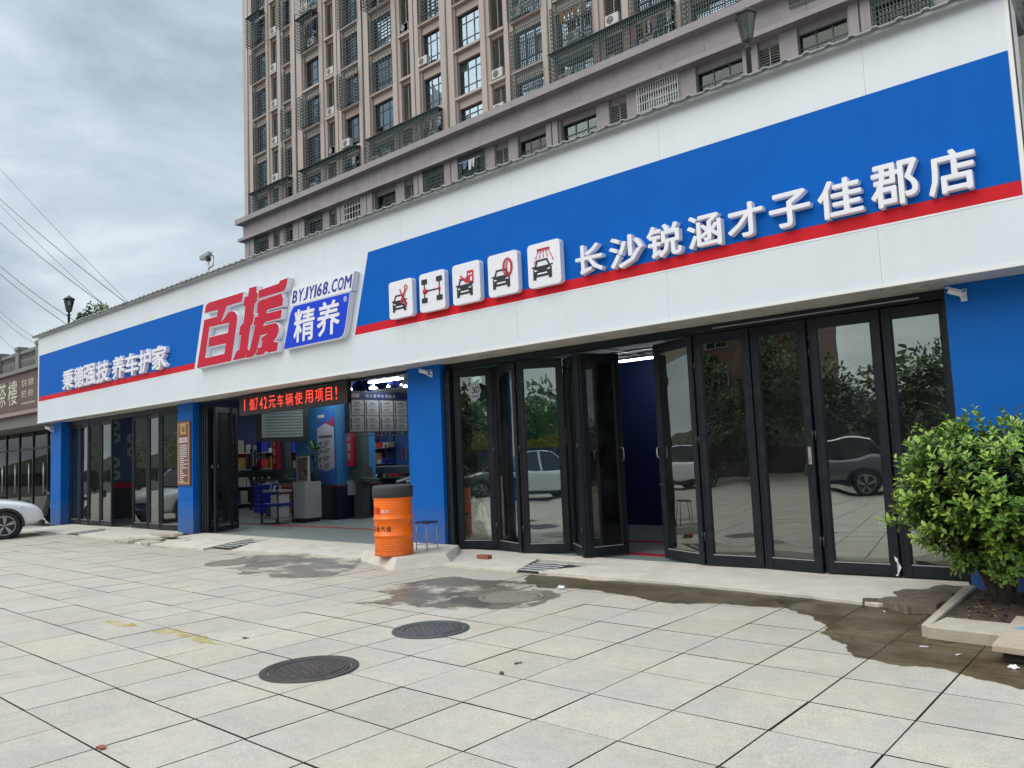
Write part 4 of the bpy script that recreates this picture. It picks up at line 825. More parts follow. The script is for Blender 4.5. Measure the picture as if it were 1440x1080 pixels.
# ------------------------------------------------------------------ cars
paintw = mat('white_car_paint', (.84,.85,.86), .3, coat=.8); carglass = mat('dark_car_glass', (.01,.013,.015), .05, spec=.8); rimm = mat('alloy_rim', (.42,.42,.43), .35, metal=.8)
lampc = mat('clear_lamp', (.5,.52,.55), .1, spec=.9); redl = mat('red_lamp', (.35,.01,.01), .2)
def car(name, label, loc, rz, paint, cladding=True, L_=4.5, H=1.62, W_=1.86, group=None):
    t = thing(name, label, 'car', loc, rz, group, local=True)
    hw = W_/2; wb = L_*.6; xf = wb/2; xr = -wb/2; fo = L_/2
    # stations: x, zbelt(hood line), half width, roof z, roof half width
    st = [(-fo,.55,.74,None),(-fo+.05,.95,.86,None),(-fo+.25,1.08,.96,None),(-fo+.5,1.10,.985,None),(-1.2,1.08,1,None),(0,1.04,1,None),(.9,1.02,1,None),(1.15,1.01,1,None),(fo-.75,.96,.97,None),(fo-.4,.89,.93,None),(fo-.15,.80,.86,None),(fo-.03,.66,.76,None),(fo,.5,.7,None)]
    mb = MB(); vs = []; nS = 10
    for x, zb, wf, _ in st:
        w = hw*wf; zl = .24 if abs(x) < fo-.3 else .30
        if x >= fo-.04 or x <= -fo+.01: zl = .36
        ring = [(x,-w*.9,zl),(x,-w,zl+.12),(x,-w,zl+(zb-zl)*.55),(x,-w*.985,zb-.09),(x,-w*.9,zb-.015),(x,0,zb+.025),(x,w*.9,zb-.015),(x,w*.985,zb-.09),(x,w,zl+(zb-zl)*.55),(x,w,zl+.12),(x,w*.9,zl)]
        vs.append(ring)
    n = len(vs[0]); flat = [p for rg in vs for p in rg]; fs = []
    for k in range(len(vs)-1):
        for i in range(n-1): fs.append((k*n+i, (k+1)*n+i, (k+1)*n+i+1, k*n+i+1))
        fs.append((k*n+n-1, (k+1)*n+n-1, (k+1)*n, k*n))
    fs.append(tuple(range(n))); fs.append(tuple((len(vs)-1)*n+i for i in range(n))[::-1])
    mb.smooth = True; mb.add(flat, fs); b = mb.build('body', paint, t)
    md = b.modifiers.new('s', 'SUBSURF'); md.levels = md.render_levels = 2
    # greenhouse
    gx = [(-fo+.28,1.06,.80),(-fo+.75,1.5,.70),(-1.0,H-.03,.68),(-.2,H,.68),(.45,H-.06,.66),(1.22,1.03,.78)]
    mb = MB(); flat = []
    for x, z, wf in gx: flat += [(x,-hw*.86,1.0),(x,-hw*wf,z),(x,0,z+.03),(x,hw*wf,z),(x,hw*.86,1.0)]
    fs = [(k*5+i,(k+1)*5+i,(k+1)*5+i+1,k*5+i+1) for k in range(len(gx)-1) for i in range(4)]
    mb.add(flat, fs); mb.build('windows', carglass, t)
    mb = MB(); flat = []
    for x, z, wf in gx[1:5]: flat += [(x,-hw*wf-.006,z-.03),(x,-hw*wf*.9,z+.02),(x,0,z+.045),(x,hw*wf*.9,z+.02),(x,hw*wf+.006,z-.03)]
    mb.smooth = True; mb.add(flat, [(k*5+i,(k+1)*5+i,(k+1)*5+i+1,k*5+i+1) for k in range(3) for i in range(4)]); mb.build('roof', paint, t)
    for s in (-1, 1):
        for (xa, za), (xb, zb), nm in (((1.2,1.04),(.45,H-.05),'pillar'),((.1,1.02),(.1,H-.04),'pillar'),((-fo+.3,1.05),(-fo+.75,1.5),'pillar')):
            MB().bar((xa,s*hw*.865,za),(xb,s*hw*.69,zb),.07,.03).build(nm, paint, t)
    for s in (-1, 1):
        for x in (xf, xr):
            y = s*(hw-.01)
            o = MB().lathe([(.40,-.02),(.40,.018)], (0,0,0), 32, axis='Y').build('wheel_well', black, t); o.location = (x, y, .36)
            w = link('wheel', MB().lathe([(.24,-.1),(.30,-.11),(.335,-.09),(.34,0),(.335,.03),(.31,.045),(.245,.04)], (0,0,0), 32, axis='Y').mesh('wheel', rubber), t)
            w.location = (x, y, .34); w.rotation_euler = (0,0,0 if s > 0 else PI)
            rm = MB().lathe([(.245,.02),(.24,.045),(.225,.045),(.215,.0)], (0,0,0), 32, axis='Y', cap=False)
            rm.lathe([(.045,.0),(.05,.03),(.03,.04)], (0,0,0), 12, axis='Y')
            for q in range(5):
                for d in (-.13,.13):
                    a = 2*PI*q/5+.3; a2 = a+d; rm.bar((.04*math.cos(a),.03,.04*math.sin(a)),(.225*math.cos(a2),.035,.225*math.sin(a2)),.028,.02,up=(0,1,0))
            rm.build('rim', rimm, w); MB().lathe([(.2,-.02),(.2,-.005)], (0,0,0), 24, axis='Y').build('brake_disc', black, w)
            if cladding:
                mb = MB(); pts = [((.37)*math.cos(a),(.37)*math.sin(a),(.435)*math.cos(a),(.435)*math.sin(a)) for a in [PI*k/16-.15 for k in range(18)]]
                vs = []; 
                for a, b_, c, d in pts: vs += [(a,-.0,b_),(c,-.0,d),(c,.045,d),(a,.045,b_)]
                mb.add(vs, [(4*k+i,4*(k+1)+i,4*(k+1)+(i+1)%4,4*k+(i+1)%4) for k in range(17) for i in range(4)]+[(0,1,2,3),(68,69,70,71)]); o = mb.build('wheel_arch', black, t); o.location = (x, y if s > 0 else y-.045, .34)
        MB().box(xr+.42, xf-.42, s*(hw-.02) if s > 0 else -(hw+.012), s*(hw+.012) if s > 0 else -(hw-.02), .24, .38).build('sill', black, t)
        o = MB().add([(fo-.50,s*hw*.90,.80),(fo-.13,s*hw*.66,.745),(fo-.07,s*hw*.62,.66),(fo-.22,s*hw*.86,.67),(fo-.55,s*hw*.945,.76)], [(0,1,2,3,4)]).build('headlight', carglass, t)
        MB().box(-fo-.01, -fo+.22, min(s*hw*.62,s*hw*.9), max(s*hw*.62,s*hw*.9), .82, .93).build('tail_light', redl, t)
        o = MB().box(-.09,.09,0,s*.2,0,.13).build('mirror', paint, t, bevel=.03); o.location = (.95, s*(hw-.04), 1.02)
    MB().box(fo-.05, fo+.015, -.72, .72, .27, .40).build('bumper', black, t, bevel=.02); MB().box(fo-.05, fo+.005, -.42, .42, .46, .6).build('grille', black, t)
    MB().box(-fo-.015, -fo+.1, -.75, .75, .3, .45).build('bumper', black, t, bevel=.02)
    MB().box(fo+.004, fo+.02, -.22, .22, .42, .54).build('number_plate', mat('blue_plate', (.02,.08,.4), .4), t)
    return t
c0 = car('parked_car', 'white car at the left picture edge parked in front of the teahouse', (-23.6, 5.35, 0), math.radians(80), paintw, group='parked cars')
def recolor(root, old, new):
    for ch in root.children_recursive:
        if ch.type == 'MESH' and ch.data.materials and ch.data.materials[0] == old:
            ch.data = ch.data.copy(); ch.data.materials[0] = new
silver = mat('silver_car_paint', (.16,.17,.18), .3, metal=.4, coat=.8); redp = mat('dark_red_car_paint', (.12,.01,.015), .3, coat=.8); dk = mat('black_car_paint', (.015,.017,.02), .25, coat=.8)
for loc, rz, pm, lb in (((-1.4,-3.9,0), 0.05, paintw, 'white car reflected in the third glass door'), ((-18.5,-1.8,0), -1.2, paintw, 'white car reflected in the first glass door'),
        ((-6.2,-7.2,0), 3.05, silver, 'silver car reflected in the glass doors right of the middle'), ((-1.6,-8.4,0), 3.3, redp, 'dark red car reflected beside the silver one'), ((-12.9,-10.6,0), 1.9, dk, 'black car reflected behind the silver one'),
        ((-27.5,-2.0,0), .2, redp, 'dark red car reflected in the left folding doors')):
    c = dup(c0, loc, rz, lb, 'parked cars'); 
    if pm is not paintw: recolor(c, paintw, pm)
# ------------------------------------------------------------------ scooter by the teahouse
t = thing('parked_scooter', 'dark scooter parked in front of the teahouse behind the white car', 'scooter', (-27.55, 8.75, 0), 1.25, local=True)
for x in (-.6, .6):
    MB().lathe([(.2,-.05),(.26,-.045),(.27,0),(.26,.045),(.2,.05)], (x,0,.27), 24, axis='Y').build('wheel', rubber, t)
sp = mat('dark_scooter_paint', (.03,.035,.045), .3, coat=.5)
MB().prism([(-.85,.62),(-.75,.5),(-.2,.35),(.25,.3),(.42,.95),(.5,.95),(.42,.28),(.3,.2),(-.3,.22),(-.5,.3)], -.14, .14).build('body', sp, t, bevel=.04)
MB().box(-.75,-.05,-.13,.13,.66,.78).build('seat', black, t, bevel=.04); MB().bar((.58,0,.3),(.42,0,1.02),.06).build('fork', steel, t)
MB().tube([(.36,-.33,1.06),(.42,-.1,1.03),(.42,.1,1.03),(.36,.33,1.06)], .015).build('handlebar', steel, t)
MB().lathe([(.05,0),(.075,.03),(.07,.06)], (.47,0,.9), 16, axis='X').build('headlight', lampc, t); MB().box(-1.0,-.72,-.16,.16,.72,.98).build('top_box', black, t, bevel=.03)
for s in (-1,1): MB().bar((.38,s*.28,1.06),(.36,s*.32,1.2),.012).bar((.36,s*.26,1.2),(.36,s*.4,1.2),.02,.07).build('mirror', black, t)
t = thing('brick_rubble', 'low heap of pale bricks and rubble between the white car and the leftmost blue pillar', 'rubble', (-25.3, 8.25, 0))
r = random.Random(4)
for k in range(16):
    o = MB().box(-.12,.12,-.06,.06,0,.055).build('brick', MATS['red_brick'] if k % 3 else conc2, t); o.location = Vector((r.uniform(-.7,.5), r.uniform(-.3,.2), .055*(k//7)+.002)); o.rotation_euler = (0,0,r.uniform(0,3))
# ================================================================== TEAHOUSE (left neighbour)
t = thing('teahouse', 'brown signed teahouse with a stone balustrade left of the shop', 'teahouse', (-35, 9, 0))
stone = mat('weathered_stone', (.2,.2,.19), .85, var=.15, vscale=5, grime=.4, gscale=3, var2=(.1,.1,.09))
teab = mat('brown_sign_board', (.11,.068,.06), .55, var=.08, vscale=1.5); cream = mat('cream_lettering', (.55,.52,.42), .6)
MB().box(-48,-26.5,9.0,9.2,3.72,5.02).build('sign_board', teab, t); MB().box(-48,-26.5,8.93,9.25,3.60,3.715).build('sign_trim', mat('pinkish_trim', (.3,.22,.2), .6), t)
MB().box(-48,-26.5,8.9,9.25,5.025,5.15).build('ledge', stone, t); MB().box(-48,-26.5,9.3,20,5.0,5.16).build('roof', stone, t)
MB().box(-48,-26.5,9.1,11.4,3.2,3.59).build('soffit', mat('dull_grey_board', (.16,.155,.15), .7), t)
for k in range(11):
    x = -27.87-1.95*k; MB().box(x-.16,x+.16,8.95,9.22,5.151,5.80).box(x-.19,x+.19,8.92,9.25,5.805,5.92).build('balustrade_post', stone, t)
MB().box(-48,-26.5,8.99,9.18,5.66,5.77).build('balustrade_rail', stone, t)
pb = MB().lathe([(.05,0),(.06,.03),(.035,.07),(.07,.2),(.075,.26),(.03,.4),(.05,.46),(.055,.508)], (0,0,0), 10).mesh('baluster', stone)
for k in range(100):
    x = -26.62-.195*k; 
    if abs(((x+27.87+.975) % 1.95)-.975) < .17: continue
    o = link('baluster', pb, t); o.location = Vector((x, 9.08, 5.151))-WLOC[t.name]
for c_, x0, x1 in (('茶',-31.75,-30.98),('樓',-30.78,-29.85)): glyph(c_, x0, x1, 3.98, 4.83, 8.998, .02, .0, mats=[cream], parent=t)
for k, c_ in enumerate('茗茶棋牌'):
    glyph(c_, -29.45+.26*k+(.12 if k > 1 else 0), -29.22+.26*k+(.12 if k > 1 else 0), 4.52, 4.76, 8.998, .01, 0, mats=[cream], parent=t)
for k, c_ in enumerate('茶艺商务'):
    glyph(c_, -29.45+.26*k+(.12 if k > 1 else 0), -29.22+.26*k+(.12 if k > 1 else 0), 4.16, 4.40, 8.998, .01, 0, mats=[cream], parent=t)
MB().box(-29.45,-28.2,8.994,8.9985,3.93,4.0).build('text_line', mat('dull_cream', (.3,.26,.22), .6), t)
MB().box(-48,-26.5,14,14.2,0,3.2).build('wall', mat('dark_teal_wall', (.03,.05,.055), .6), t); MB().box(-48,-26.5,9.3,14,-.005,.02).build('floor', conc, t)
for k in range(9):
    x = -26.6-1.5*k
    MB().box(x-.05,x+.05,10.35,10.43,.02,3.19).build('mullion', frame_m, t); MB().box(x-1.45,x-.05,10.385,10.393,.1,3.19).build('pane', teaglass, t)
    MB().box(x-1.45,x-.05,10.36,10.42,2.5,2.58).build('transom', frame_m, t); MB().tube([(x-.2,10.3,.9),(x-.2,10.3,2.0)], .03).build('door_handle', steel, t)
for k, c_ in enumerate('茗茶棋牌商务'): glyph(c_, -28.9-.34*(5-k), -28.65-.34*(5-k), 2.68, 2.95, 10.33, .01, 0, mats=[mat('dull_print', (.2,.24,.25), .6)], parent=t)
# ================================================================== INTERIOR
def shopbit(name, label, cat, loc, rz=0, group=None): return thing(name, label, cat, loc, rz, group, local=True)
t = shopbit('tool_trolley', 'tool trolley with blue trays and white bins inside the open bay', 'tool trolley', (-18.05, 11.45, .056))
for sx in (-.38,.38):
    for sy in (-.22,.22): MB().bar((sx,sy,.06),(sx,sy,.86),.03).build('post', black, t); MB().lathe([(.035,-.015),(.035,.015)], (sx,sy,.037), 10, axis='Y').build('caster', rubber, t)
for z, m in ((.12,greyblue),(.46,mat('blue_tray', (.012,.03,.4), .4)),(.80,greyblue)): MB().box(-.38,.38,-.22,.22,z,z+.05).build('tray', m, t)
MB().box(.02,.34,-.2,.15,.17,.44).build('bin', pale, t); MB().box(.02,.34,-.2,.15,.52,.74).build('bin', pale, t); MB().box(-.3,-.05,-.15,.15,.17,.4).build('jug', mat('green_can', (.03,.06,.04), .4), t)
for k in range(6): MB().bar((-.3+.1*k,-.1+.03*(k%3),.85),(-.27+.1*k,-.05,.95+.03*(k%2)),.03).build('tool', steel if k%2 else black, t)
t = shopbit('metal_cabinet', 'grey metal cabinet next to the tool trolley', 'cabinet', (-17.42, 11.9, .056))
MB().box(-.28,.26,-.2,.3,.1,1.04).build('cabinet_body', greyblue, t, bevel=.005); MB().box(-.26,.24,-.212,-.201,.12,1.02).build('door', mat('grey_door', (.36,.38,.39), .4), t); MB().box(-.25,.23,-.17,.27,0,.1).build('plinth', black, t)
t = shopbit('picture_display', 'small framed picture standing on the grey cabinet', 'picture', (-17.42, 11.85, 1.097))
MB().box(-.26,.24,-.03,.03,0,.66).build('frame', mat('pale_frame', (.42,.4,.36), .5), t)
pm = mat('dark_photo_print', (.09,.07,.06), .4, var=.9, vscale=7, grime=.8, gscale=6, var2=(.5,.46,.38)); MB().box(-.22,.2,-.034,-.031,.03,.62).build('print', pm, t)
t = shopbit('potted_plant', 'dark bushy potted plant behind the picture on the cabinet', 'plant', (-17.3, 12.1, 1.097))
MB().lathe([(.08,0),(.11,.2),(.1,.21)], (0,0,0), 16).build('pot', black, t); mb = MB(); r = random.Random(6)
for k in range(150):
    d = Vector((r.gauss(0,1), r.gauss(0,1), r.gauss(0,.8)+.5)).normalized(); p = Vector((0,0,.72))+d*r.uniform(.1,.3); M = d.to_track_quat('X','Z').to_matrix().to_4x4(); M.translation = p; leaf_geo(mb, M, .12, .01, .03)
mb.tube([(0,0,.2),(0,0,.75)], .015); mb.build('foliage', leafm[2], t)
# price board with eight cards, hung across the bay
t = shopbit('price_board', 'hanging board of eight white printed cards under a blue title strip', 'board', (-15.03, 11.5, 2.2), math.radians(85.6))
L_ = 1.75; MB().box(-.08,L_+.08,-.03,.03,.05,1.06).build('panel', mat('grey_navy_board', (.05,.06,.09), .5), t); MB().box(0,L_,-.034,-.031,.88,1.02).build('title_strip', mat('navy_print', (.012,.02,.12), .5), t)
MB().box(.02,.3,-.037,-.035,.90,1.0).build('logo', mat('pale_pink_print', (.4,.28,.3), .6), t)
for k, c_ in enumerate('懒人保养检测套餐'): glyph(c_, .48+.115*k, .57+.115*k, .905, .99, -.035, .002, 0, mats=[pale], parent=t)
txt = mat('grey_print', (.1,.1,.12), .6)
for i in range(4):
    for j in range(2):
        x = .02+.435*i; z = .47-.39*j+.0; cd_ = MB().box(x,x+.40,-.036,-.0345,z,z+.37).build('card', pale, t); MB().box(x+.02,x+.06,-.0375,-.0365,z+.03,z+.33).build('text_block', txt, cd_)
        for q in range(2):
            MB().box(x+.14,x+.29,-.0375,-.0365,z+.29-.16*q,z+.315-.16*q).build('text_line', txt, cd_)
            for w in range(3): MB().box(x+.1,x+.38-.05*((w+i+j)%3),-.0375,-.0367,z+.262-.03*w-.16*q,z+.272-.03*w-.16*q).build('text_line', txt, cd_)
MB().bar((0,0,1.06),(0,0,1.75),.015).build('hanger', black, t); MB().bar((L_,0,1.06),(L_,0,1.75),.015).build('hanger', black, t); MB().bar((-.1,0,-.02),(L_+.1,0,-.02),.03).build('hanging_rail', steel, t)
t = shopbit('notice_screen', 'wide pale striped screen hanging under the red LED ticker', 'screen', (-18.85, 11.5, 2.28), math.radians(62))
MB().box(-.12,1.25,-.03,.03,-.08,.9).build('case', black, t)
MB().box(.02,1.1,-.034,-.031,.03,.82).build('screen', mat('pale_screen', (.22,.27,.27), .3, emit=(.6,.75,.75), estr=.03), t)
for k in range(9): MB().box(.12,1.08,-.0355,-.0345,.09+.08*k,.12+.08*k).build('text_line', mat('grey_green_print', (.1,.13,.13), .5), t)
MB().bar((.1,0,.9),(.1,0,1.65),.015).build('hanger', black, t); MB().bar((1.1,0,.9),(1.1,0,1.65),.015).build('hanger', black, t)
t = shopbit('pillar_banner', 'tall service banner on the blue inner pillar, white centre and blue ends', 'banner', (-17.45, 12.595, 1.0))
MB().box(-.38,.38,-.012,0,0,1.97).build('sheet', mat('banner_blue', (.03,.12,.42), .5), t)
MB().prism([(-.37,.42),(0,.33),(.37,.42),(.37,1.5),(0,1.62),(-.37,1.5)], -.0145,-.0125).build('white_centre', mat('banner_white', (.42,.42,.5), .6), t)
MB().prism([(-.37,1.75),(.37,1.5),(.37,1.8),(.1,1.62)], -.0165,-.015).build('red_swoosh', mat('banner_red', (.35,.03,.06), .5), t); MB().box(-.34,-.05,-.0165,-.015,1.78,1.86).build('logo', pale, t); MB().box(-.3,.3,-.0165,-.015,1.22,1.30).build('heading', txt, t)
for k in range(4):
    MB().lathe([(.04,-.0165),(.04,-.015)], (-.24,0,1.08-.2*k), 8, axis='Y').build('icon', txt, t)
    for q in range(3): MB().box(-.08,.2-.05*q,-.0165,-.015,1.12-.2*k-.045*q,1.14-.2*k-.045*q).build('text_line', txt, t)
# two-post lifts with red banners
def lift(x, y, label):
    t = shopbit('car_lift_post', label, 'car lift post', (x, y, .056), 0, 'car lift posts')
    MB().box(-.17,.17,-.14,.14,.02,3.4).build('column', darksteel, t); MB().box(-.3,.3,-.3,.3,0,.02).build('base_plate', darksteel, t); MB().box(-.24,.24,-.2,.2,.95,1.35).build('carriage', darksteel, t)
    MB().bar((.1,-.15,1.05),(1.3,-.45,1.0),.1,.09).build('arm', darksteel, t); MB().bar((-.1,-.15,1.05),(-1.2,-.5,1.0),.1,.09).build('arm', darksteel, t)
    MB().box(-.3,-.02,-.26,-.142,1.38,2.62).build('red_banner', redprint, t)
    for k, c_ in enumerate('精养服务'): glyph(c_, -.25, -.09, 2.3-.25*k, 2.5-.25*k, -.262, .002, 0, mats=[mat('faded_print', (.5,.4,.42), .6)], parent=t)
    MB().box(-.36,-.06,-.3,-.142,.62,1.0).build('control_box', greyblue, t); MB().tube([(.18,-.1,3.2),(.3,-.2,2.0),(.2,-.12,.9)], .012).build('hose', black, t)
    return t
l0 = lift(-16.75, 13.2, 'dark lift post with a red banner and grey control box right of the inner pillar')
dup(l0, (-21.6, 14.0, .056), 0, 'dark lift post with a red banner left of the grey cabinet', 'car lift posts'); dup(l0, (-19.6, 14.6, .056), 0, 'dark lift post with a narrow red banner behind the grey cabinet', 'car lift posts')
t = shopbit('alignment_lift', 'dark raised alignment lift runways across the back of the bay', 'car lift', (-20, 15.4, .056))
for y in (-.9,.9): MB().box(-5.0,4.6,y-.28,y+.28,1.12,1.32).build('runway', darksteel, t)
for x in (-4,-1,2,4.2):
    for y in (-.9,.9): MB().bar((x-.5,y,.02),(x+.5,y,1.12),.1).bar((x+.5,y,.02),(x-.5,y,1.12),.1).build('scissor_leg', darksteel, t)
t = shopbit('tyre_changer', 'tyre changing machine behind the orange drum in the bay', 'machine', (-14.0, 12.7, .056))
MB().box(-.4,.4,-.35,.35,0,.75).build('base', greyblue, t, bevel=.02); MB().lathe([(.3,0),(.3,.05)], (0,0,.8), 24).build('turntable', steel, t); MB().bar((.35,.3,.7),(.35,.3,1.9),.12).bar((.35,.3,1.85),(-.1,0,1.85),.08).bar((-.1,0,1.85),(-.1,0,1.1),.05).build('swing_arm', greyblue, t)
for k in range(3): MB().bar((-.5+.35*k,-.2,.98),(-.1+.35*k,.1,1.12),.12,.05).build('clamp', steel, t)
t = shopbit('tyre_stack', 'stack of black tyres at the back of the bay', 'tyres', (-22.8, 16.5, .056))
for k in range(5): MB().lathe([(.2,0),(.3,.01),(.33,.05),(.33,.15),(.3,.19),(.2,.2)], (0,0,.205*k), 24, cap=False).build('tyre', rubber, t)
t = shopbit('workbench', 'long workbench with small machines below the tool wall', 'workbench', (-20, 19.3, .056))
MB().box(-5,5,-.4,.4,.82,.88).build('bench_top', darksteel, t); 
for k in range(6): MB().box(-4.9+1.9*k,-4.8+1.9*k,-.35,.35,0,.82).build('leg', darksteel, t); o = MB().box(-4.6+1.9*k,-4.0+1.9*k,-.2,.2,.881,1.1+.12*(k%3)).build('machine', (greyblue, redprint, black)[k%3], t, bevel=.03)
t = shopbit('tool_wall', 'blue back wall panel hung with rows of tools and parts', 'tool panel', (-20, 19.93, 1.2))
MB().box(-5.5,5.5,-.03,0,0,2.1).build('panel', mat('tool_panel_blue', (.015,.06,.2), .6), t); r = random.Random(9)
for k in range(90):
    x = -5.3+.24*(k%45); z = 1.5-.75*(k//45); h = r.uniform(.12,.5); o = MB().bar((x,-.06,z),(x+r.uniform(-.04,.04),-.06,z-h),r.uniform(.02,.07),.03).build('hung_tool', (steel, black, greyblue, redprint)[r.choice((0,0,0,1,2,3))], t)
t = shopbit('poster', 'orange and dark blue mechanic poster on the back wall', 'poster', (-16.3, 19.85, 1.0)); MB().box(-.9,.9,-.02,0,0,1.9).build('sheet', mat('dark_poster_print', (.015,.035,.12), .5, var=.6, vscale=2.5), t); MB().box(-.95,-.9,-.03,0,0,1.9).box(.9,.95,-.03,0,0,1.9).build('red_edge', redprint, t); MB().lathe([(.4,-.026),(.4,-.022)], (.1,0,.75), 20, axis='Y').build('orange_shape', mat('orange_print', (.3,.08,.03), .6), t)
def shelf(loc, rz, seed, label):
    t = shopbit('parts_shelf', label, 'shelf', loc, rz, 'steel shelves of parts in the workshop'); r = random.Random(seed)
    for x in (-.9,.9):
        for y in (-.2,.2): MB().box(x-.02,x+.02,y-.02,y+.02,0,2.1).build('upright', black, t)
    for z in (.15,.75,1.35,1.95):
        MB().box(-.92,.92,-.22,.22,z,z+.03).build('board', steel, t); x = -.85
        while x < .75:
            w = r.uniform(.12,.34); h = r.uniform(.14,.45); MB().box(x,x+w,-.18,.16,z+.031,z+.031+h).build('carton', r.choice((pale, redprint, greyblue, black, MATS['blue_tray'], mat('dull_cream_box', (.28,.27,.22), .7), mat('carton_brown', (.3,.2,.1), .8), mat('yellow_box', (.2,.14,.02), .6))), t); x += w+r.uniform(.02,.1)
for k, (x, y, rz, lb) in enumerate(((-25.8,16.5,PI/2,'parts shelf against the left workshop wall, farther one'),(-25.8,14.3,PI/2,'parts shelf against the left workshop wall, nearer one'),(-24.0,19.6,0,'parts shelf at the far left corner of the workshop'),(-13.2,17.5,PI/2,'parts shelf deep in the right part of the workshop'),(-18.0,17.3,0,'parts shelf standing behind the inner pillar'))): shelf((x,y,.056), rz, 50+k, lb)
def cabinet(loc, rz, m, label):
    t = shopbit('tool_chest', label, 'tool chest', loc, rz, 'drawer tool chests in the workshop'); MB().box(-.35,.35,-.22,.22,.12,.95).build('body', m, t, bevel=.008)
    for k in range(6): MB().box(-.32,.32,-.232,-.221,.16+.13*k,.27+.13*k).build('drawer', m, t); MB().box(-.28,.28,-.245,-.233,.245+.13*k,.255+.13*k).build('handle', steel, t)
    for x in (-.28,.28): MB().lathe([(.05,-.02),(.05,.02)], (x,0,.06), 12, axis='Y').build('caster', rubber, t)
cabinet((-19.6,12.9,.056), .2, mat('red_chest', (.16,.012,.012), .4), 'red drawer tool chest left of the inner pillar'); cabinet((-20.6,12.7,.056), -.1, MATS['blue_tray'], 'blue drawer tool chest under the lift runway'); cabinet((-15.0,13.9,.056), .9, greyblue, 'grey drawer tool chest right of the lift post')
t = shopbit('wall_notices', 'row of framed notices on the left workshop wall', 'notices', (-26.15, 15.2, 1.5), PI/2)
for k in range(6): f_ = MB().box(-1.9+.75*k,-1.3+.75*k,-.03,0,0,.85).build('frame', black, t); MB().box(-1.87+.75*k,-1.33+.75*k,-.034,-.031,.03,.82).build('print', (pale, MATS['banner_blue'], redprint)[k%3], f_)
t = shopbit('small_notice_grid', 'small white printed notice grid on the wall left of the blue inner pillar', 'notice', (-20.3, 15.2, 1.75))
MB().box(-.32,.32,-.02,.0,-.35,.55).build('panel', MATS['navy_print'], t)
for i in range(3):
    for j in range(3): MB().box(-.28+.2*i,-.12+.2*i,-.024,-.021,-.3+.28*j,-.1+.28*j).build('notice_sheet', pale, t)
# ceiling lamps and paper balls
lp = shopbit('ceiling_lamp', 'lit white strip lamp hanging under the workshop ceiling', 'ceiling lamp', (-17.3, 14.2, 3.72), 0, 'strip lamps under the workshop ceiling')
MB().box(-.6,.6,-.05,.05,.03,.08).build('housing', pale, lp); MB().box(-.58,.58,-.07,.07,0,.029).build('tube', lampglow, lp); MB().bar((-.4,0,.08),(-.4,0,.22),.01).build('wire', black, lp)
for p in ((-17.4,13.0),(-15.9,13.4),(-14.7,12.4),(-16.9,12.0),(-19.9,12.6),(-18.6,13.7),(-16.4,15.6),(-15.2,14.0),(-20.8,16.6),(-26.0+1.5,17.3),(-23.5,14.6),(-22.2,18.0),(-18.8,17.2),(-13.2,16.5)): dup(lp, (p[0],p[1],3.5), 0, 'lit white strip lamp hanging under the workshop ceiling', 'strip lamps under the workshop ceiling')
pbm = mat('dark_blue_paper', (.02,.03,.16), .6, var=.3, vscale=8); mb = MB()
for k in range(12):
    a = PI*k/12; mb.add([(.19*math.sin(q*PI/8)*math.cos(a),.19*math.sin(q*PI/8)*math.sin(a),.19*math.cos(q*PI/8)) for q in range(17)], [tuple(range(17))])
pme = mb.mesh('paper_ball', pbm)
for k, (x, y) in enumerate(((-16.5,13.0),(-15.7,13.1),(-15.3,12.9),(-14.6,12.6),(-17.0,13.6),(-14.2,13.2))):
    o = link('paper_ball', pme); o.location = (x, y, 3.52+.08*(k%3)); tag(o, 'dark blue honeycomb paper ball hanging near the bay ceiling', 'decoration', 'paper balls under the bay ceiling')
# posters in the side rooms
t = thing('wall_poster', 'large green, yellow and blue car poster on the partition inside the right room', 'poster', (-9.95, 11.3, .9))
def sidepanel(name, poly, x0, x1, m): # poly in (y,z)
    n = len(poly); mb = MB(); mb.add([(x0,y,z) for y,z in poly]+[(x1,y,z) for y,z in poly], [tuple(range(n)), tuple(range(2*n-1,n-1,-1))]+[(i,(i+1)%n,(i+1)%n+n,i+n) for i in range(n)]); return mb.build(name, m, t)
gl_ = dict(emit=None)
sidepanel('blue_field', [(9.7,.06),(13.5,.06),(13.5,1.72),(9.7,1.70)], -9.968, -9.955, mat('poster_blue', (.05,.25,.45), .4))
sidepanel('green_field', [(9.7,1.70),(13.5,1.72),(13.5,3.6),(9.7,3.6)], -9.968, -9.956, mat('poster_green', (.04,.32,.12), .4, var=.5, vscale=2))
sidepanel('yellow_swoosh', [(9.7,1.68),(13.5,1.70),(13.5,2.15),(12.8,1.95),(12.0,1.82),(11.2,1.84),(10.6,2.03),(10.2,2.2),(9.7,2.4)], -9.9545, -9.952, mat('poster_yellow', (.85,.75,.05), .5))
t = thing('wall_poster', 'blue wall panel with pale hexagon icons inside the left room', 'poster', (-26.05, 10.8, 1.1))
sidepanel('blue_field', [(9.5,1.21),(13.5,1.21),(13.5,3.9),(9.5,3.9)], -26.04, -26.03, mat('poster_mid_blue', (.02,.07,.16), .5))
hx = mat('pale_hexagon_print', (.3,.33,.36), .6)
for y, z in ((10.55,3.05),(10.55,2.65),(11.25,2.62),(11.25,2.18),(10.55,1.85),(10.55,1.45)):
    sidepanel('hexagon', [(y+.28*math.sin(PI*k/3),z+.21*math.cos(PI*k/3)) for k in range(6)], -26.029, -26.026, hx); sidepanel('hexagon_text', [(y-.14,z-.05),(y+.14,z-.05),(y+.14,z+.05),(y-.14,z+.05)], -26.0255, -26.024, MATS['poster_mid_blue'])
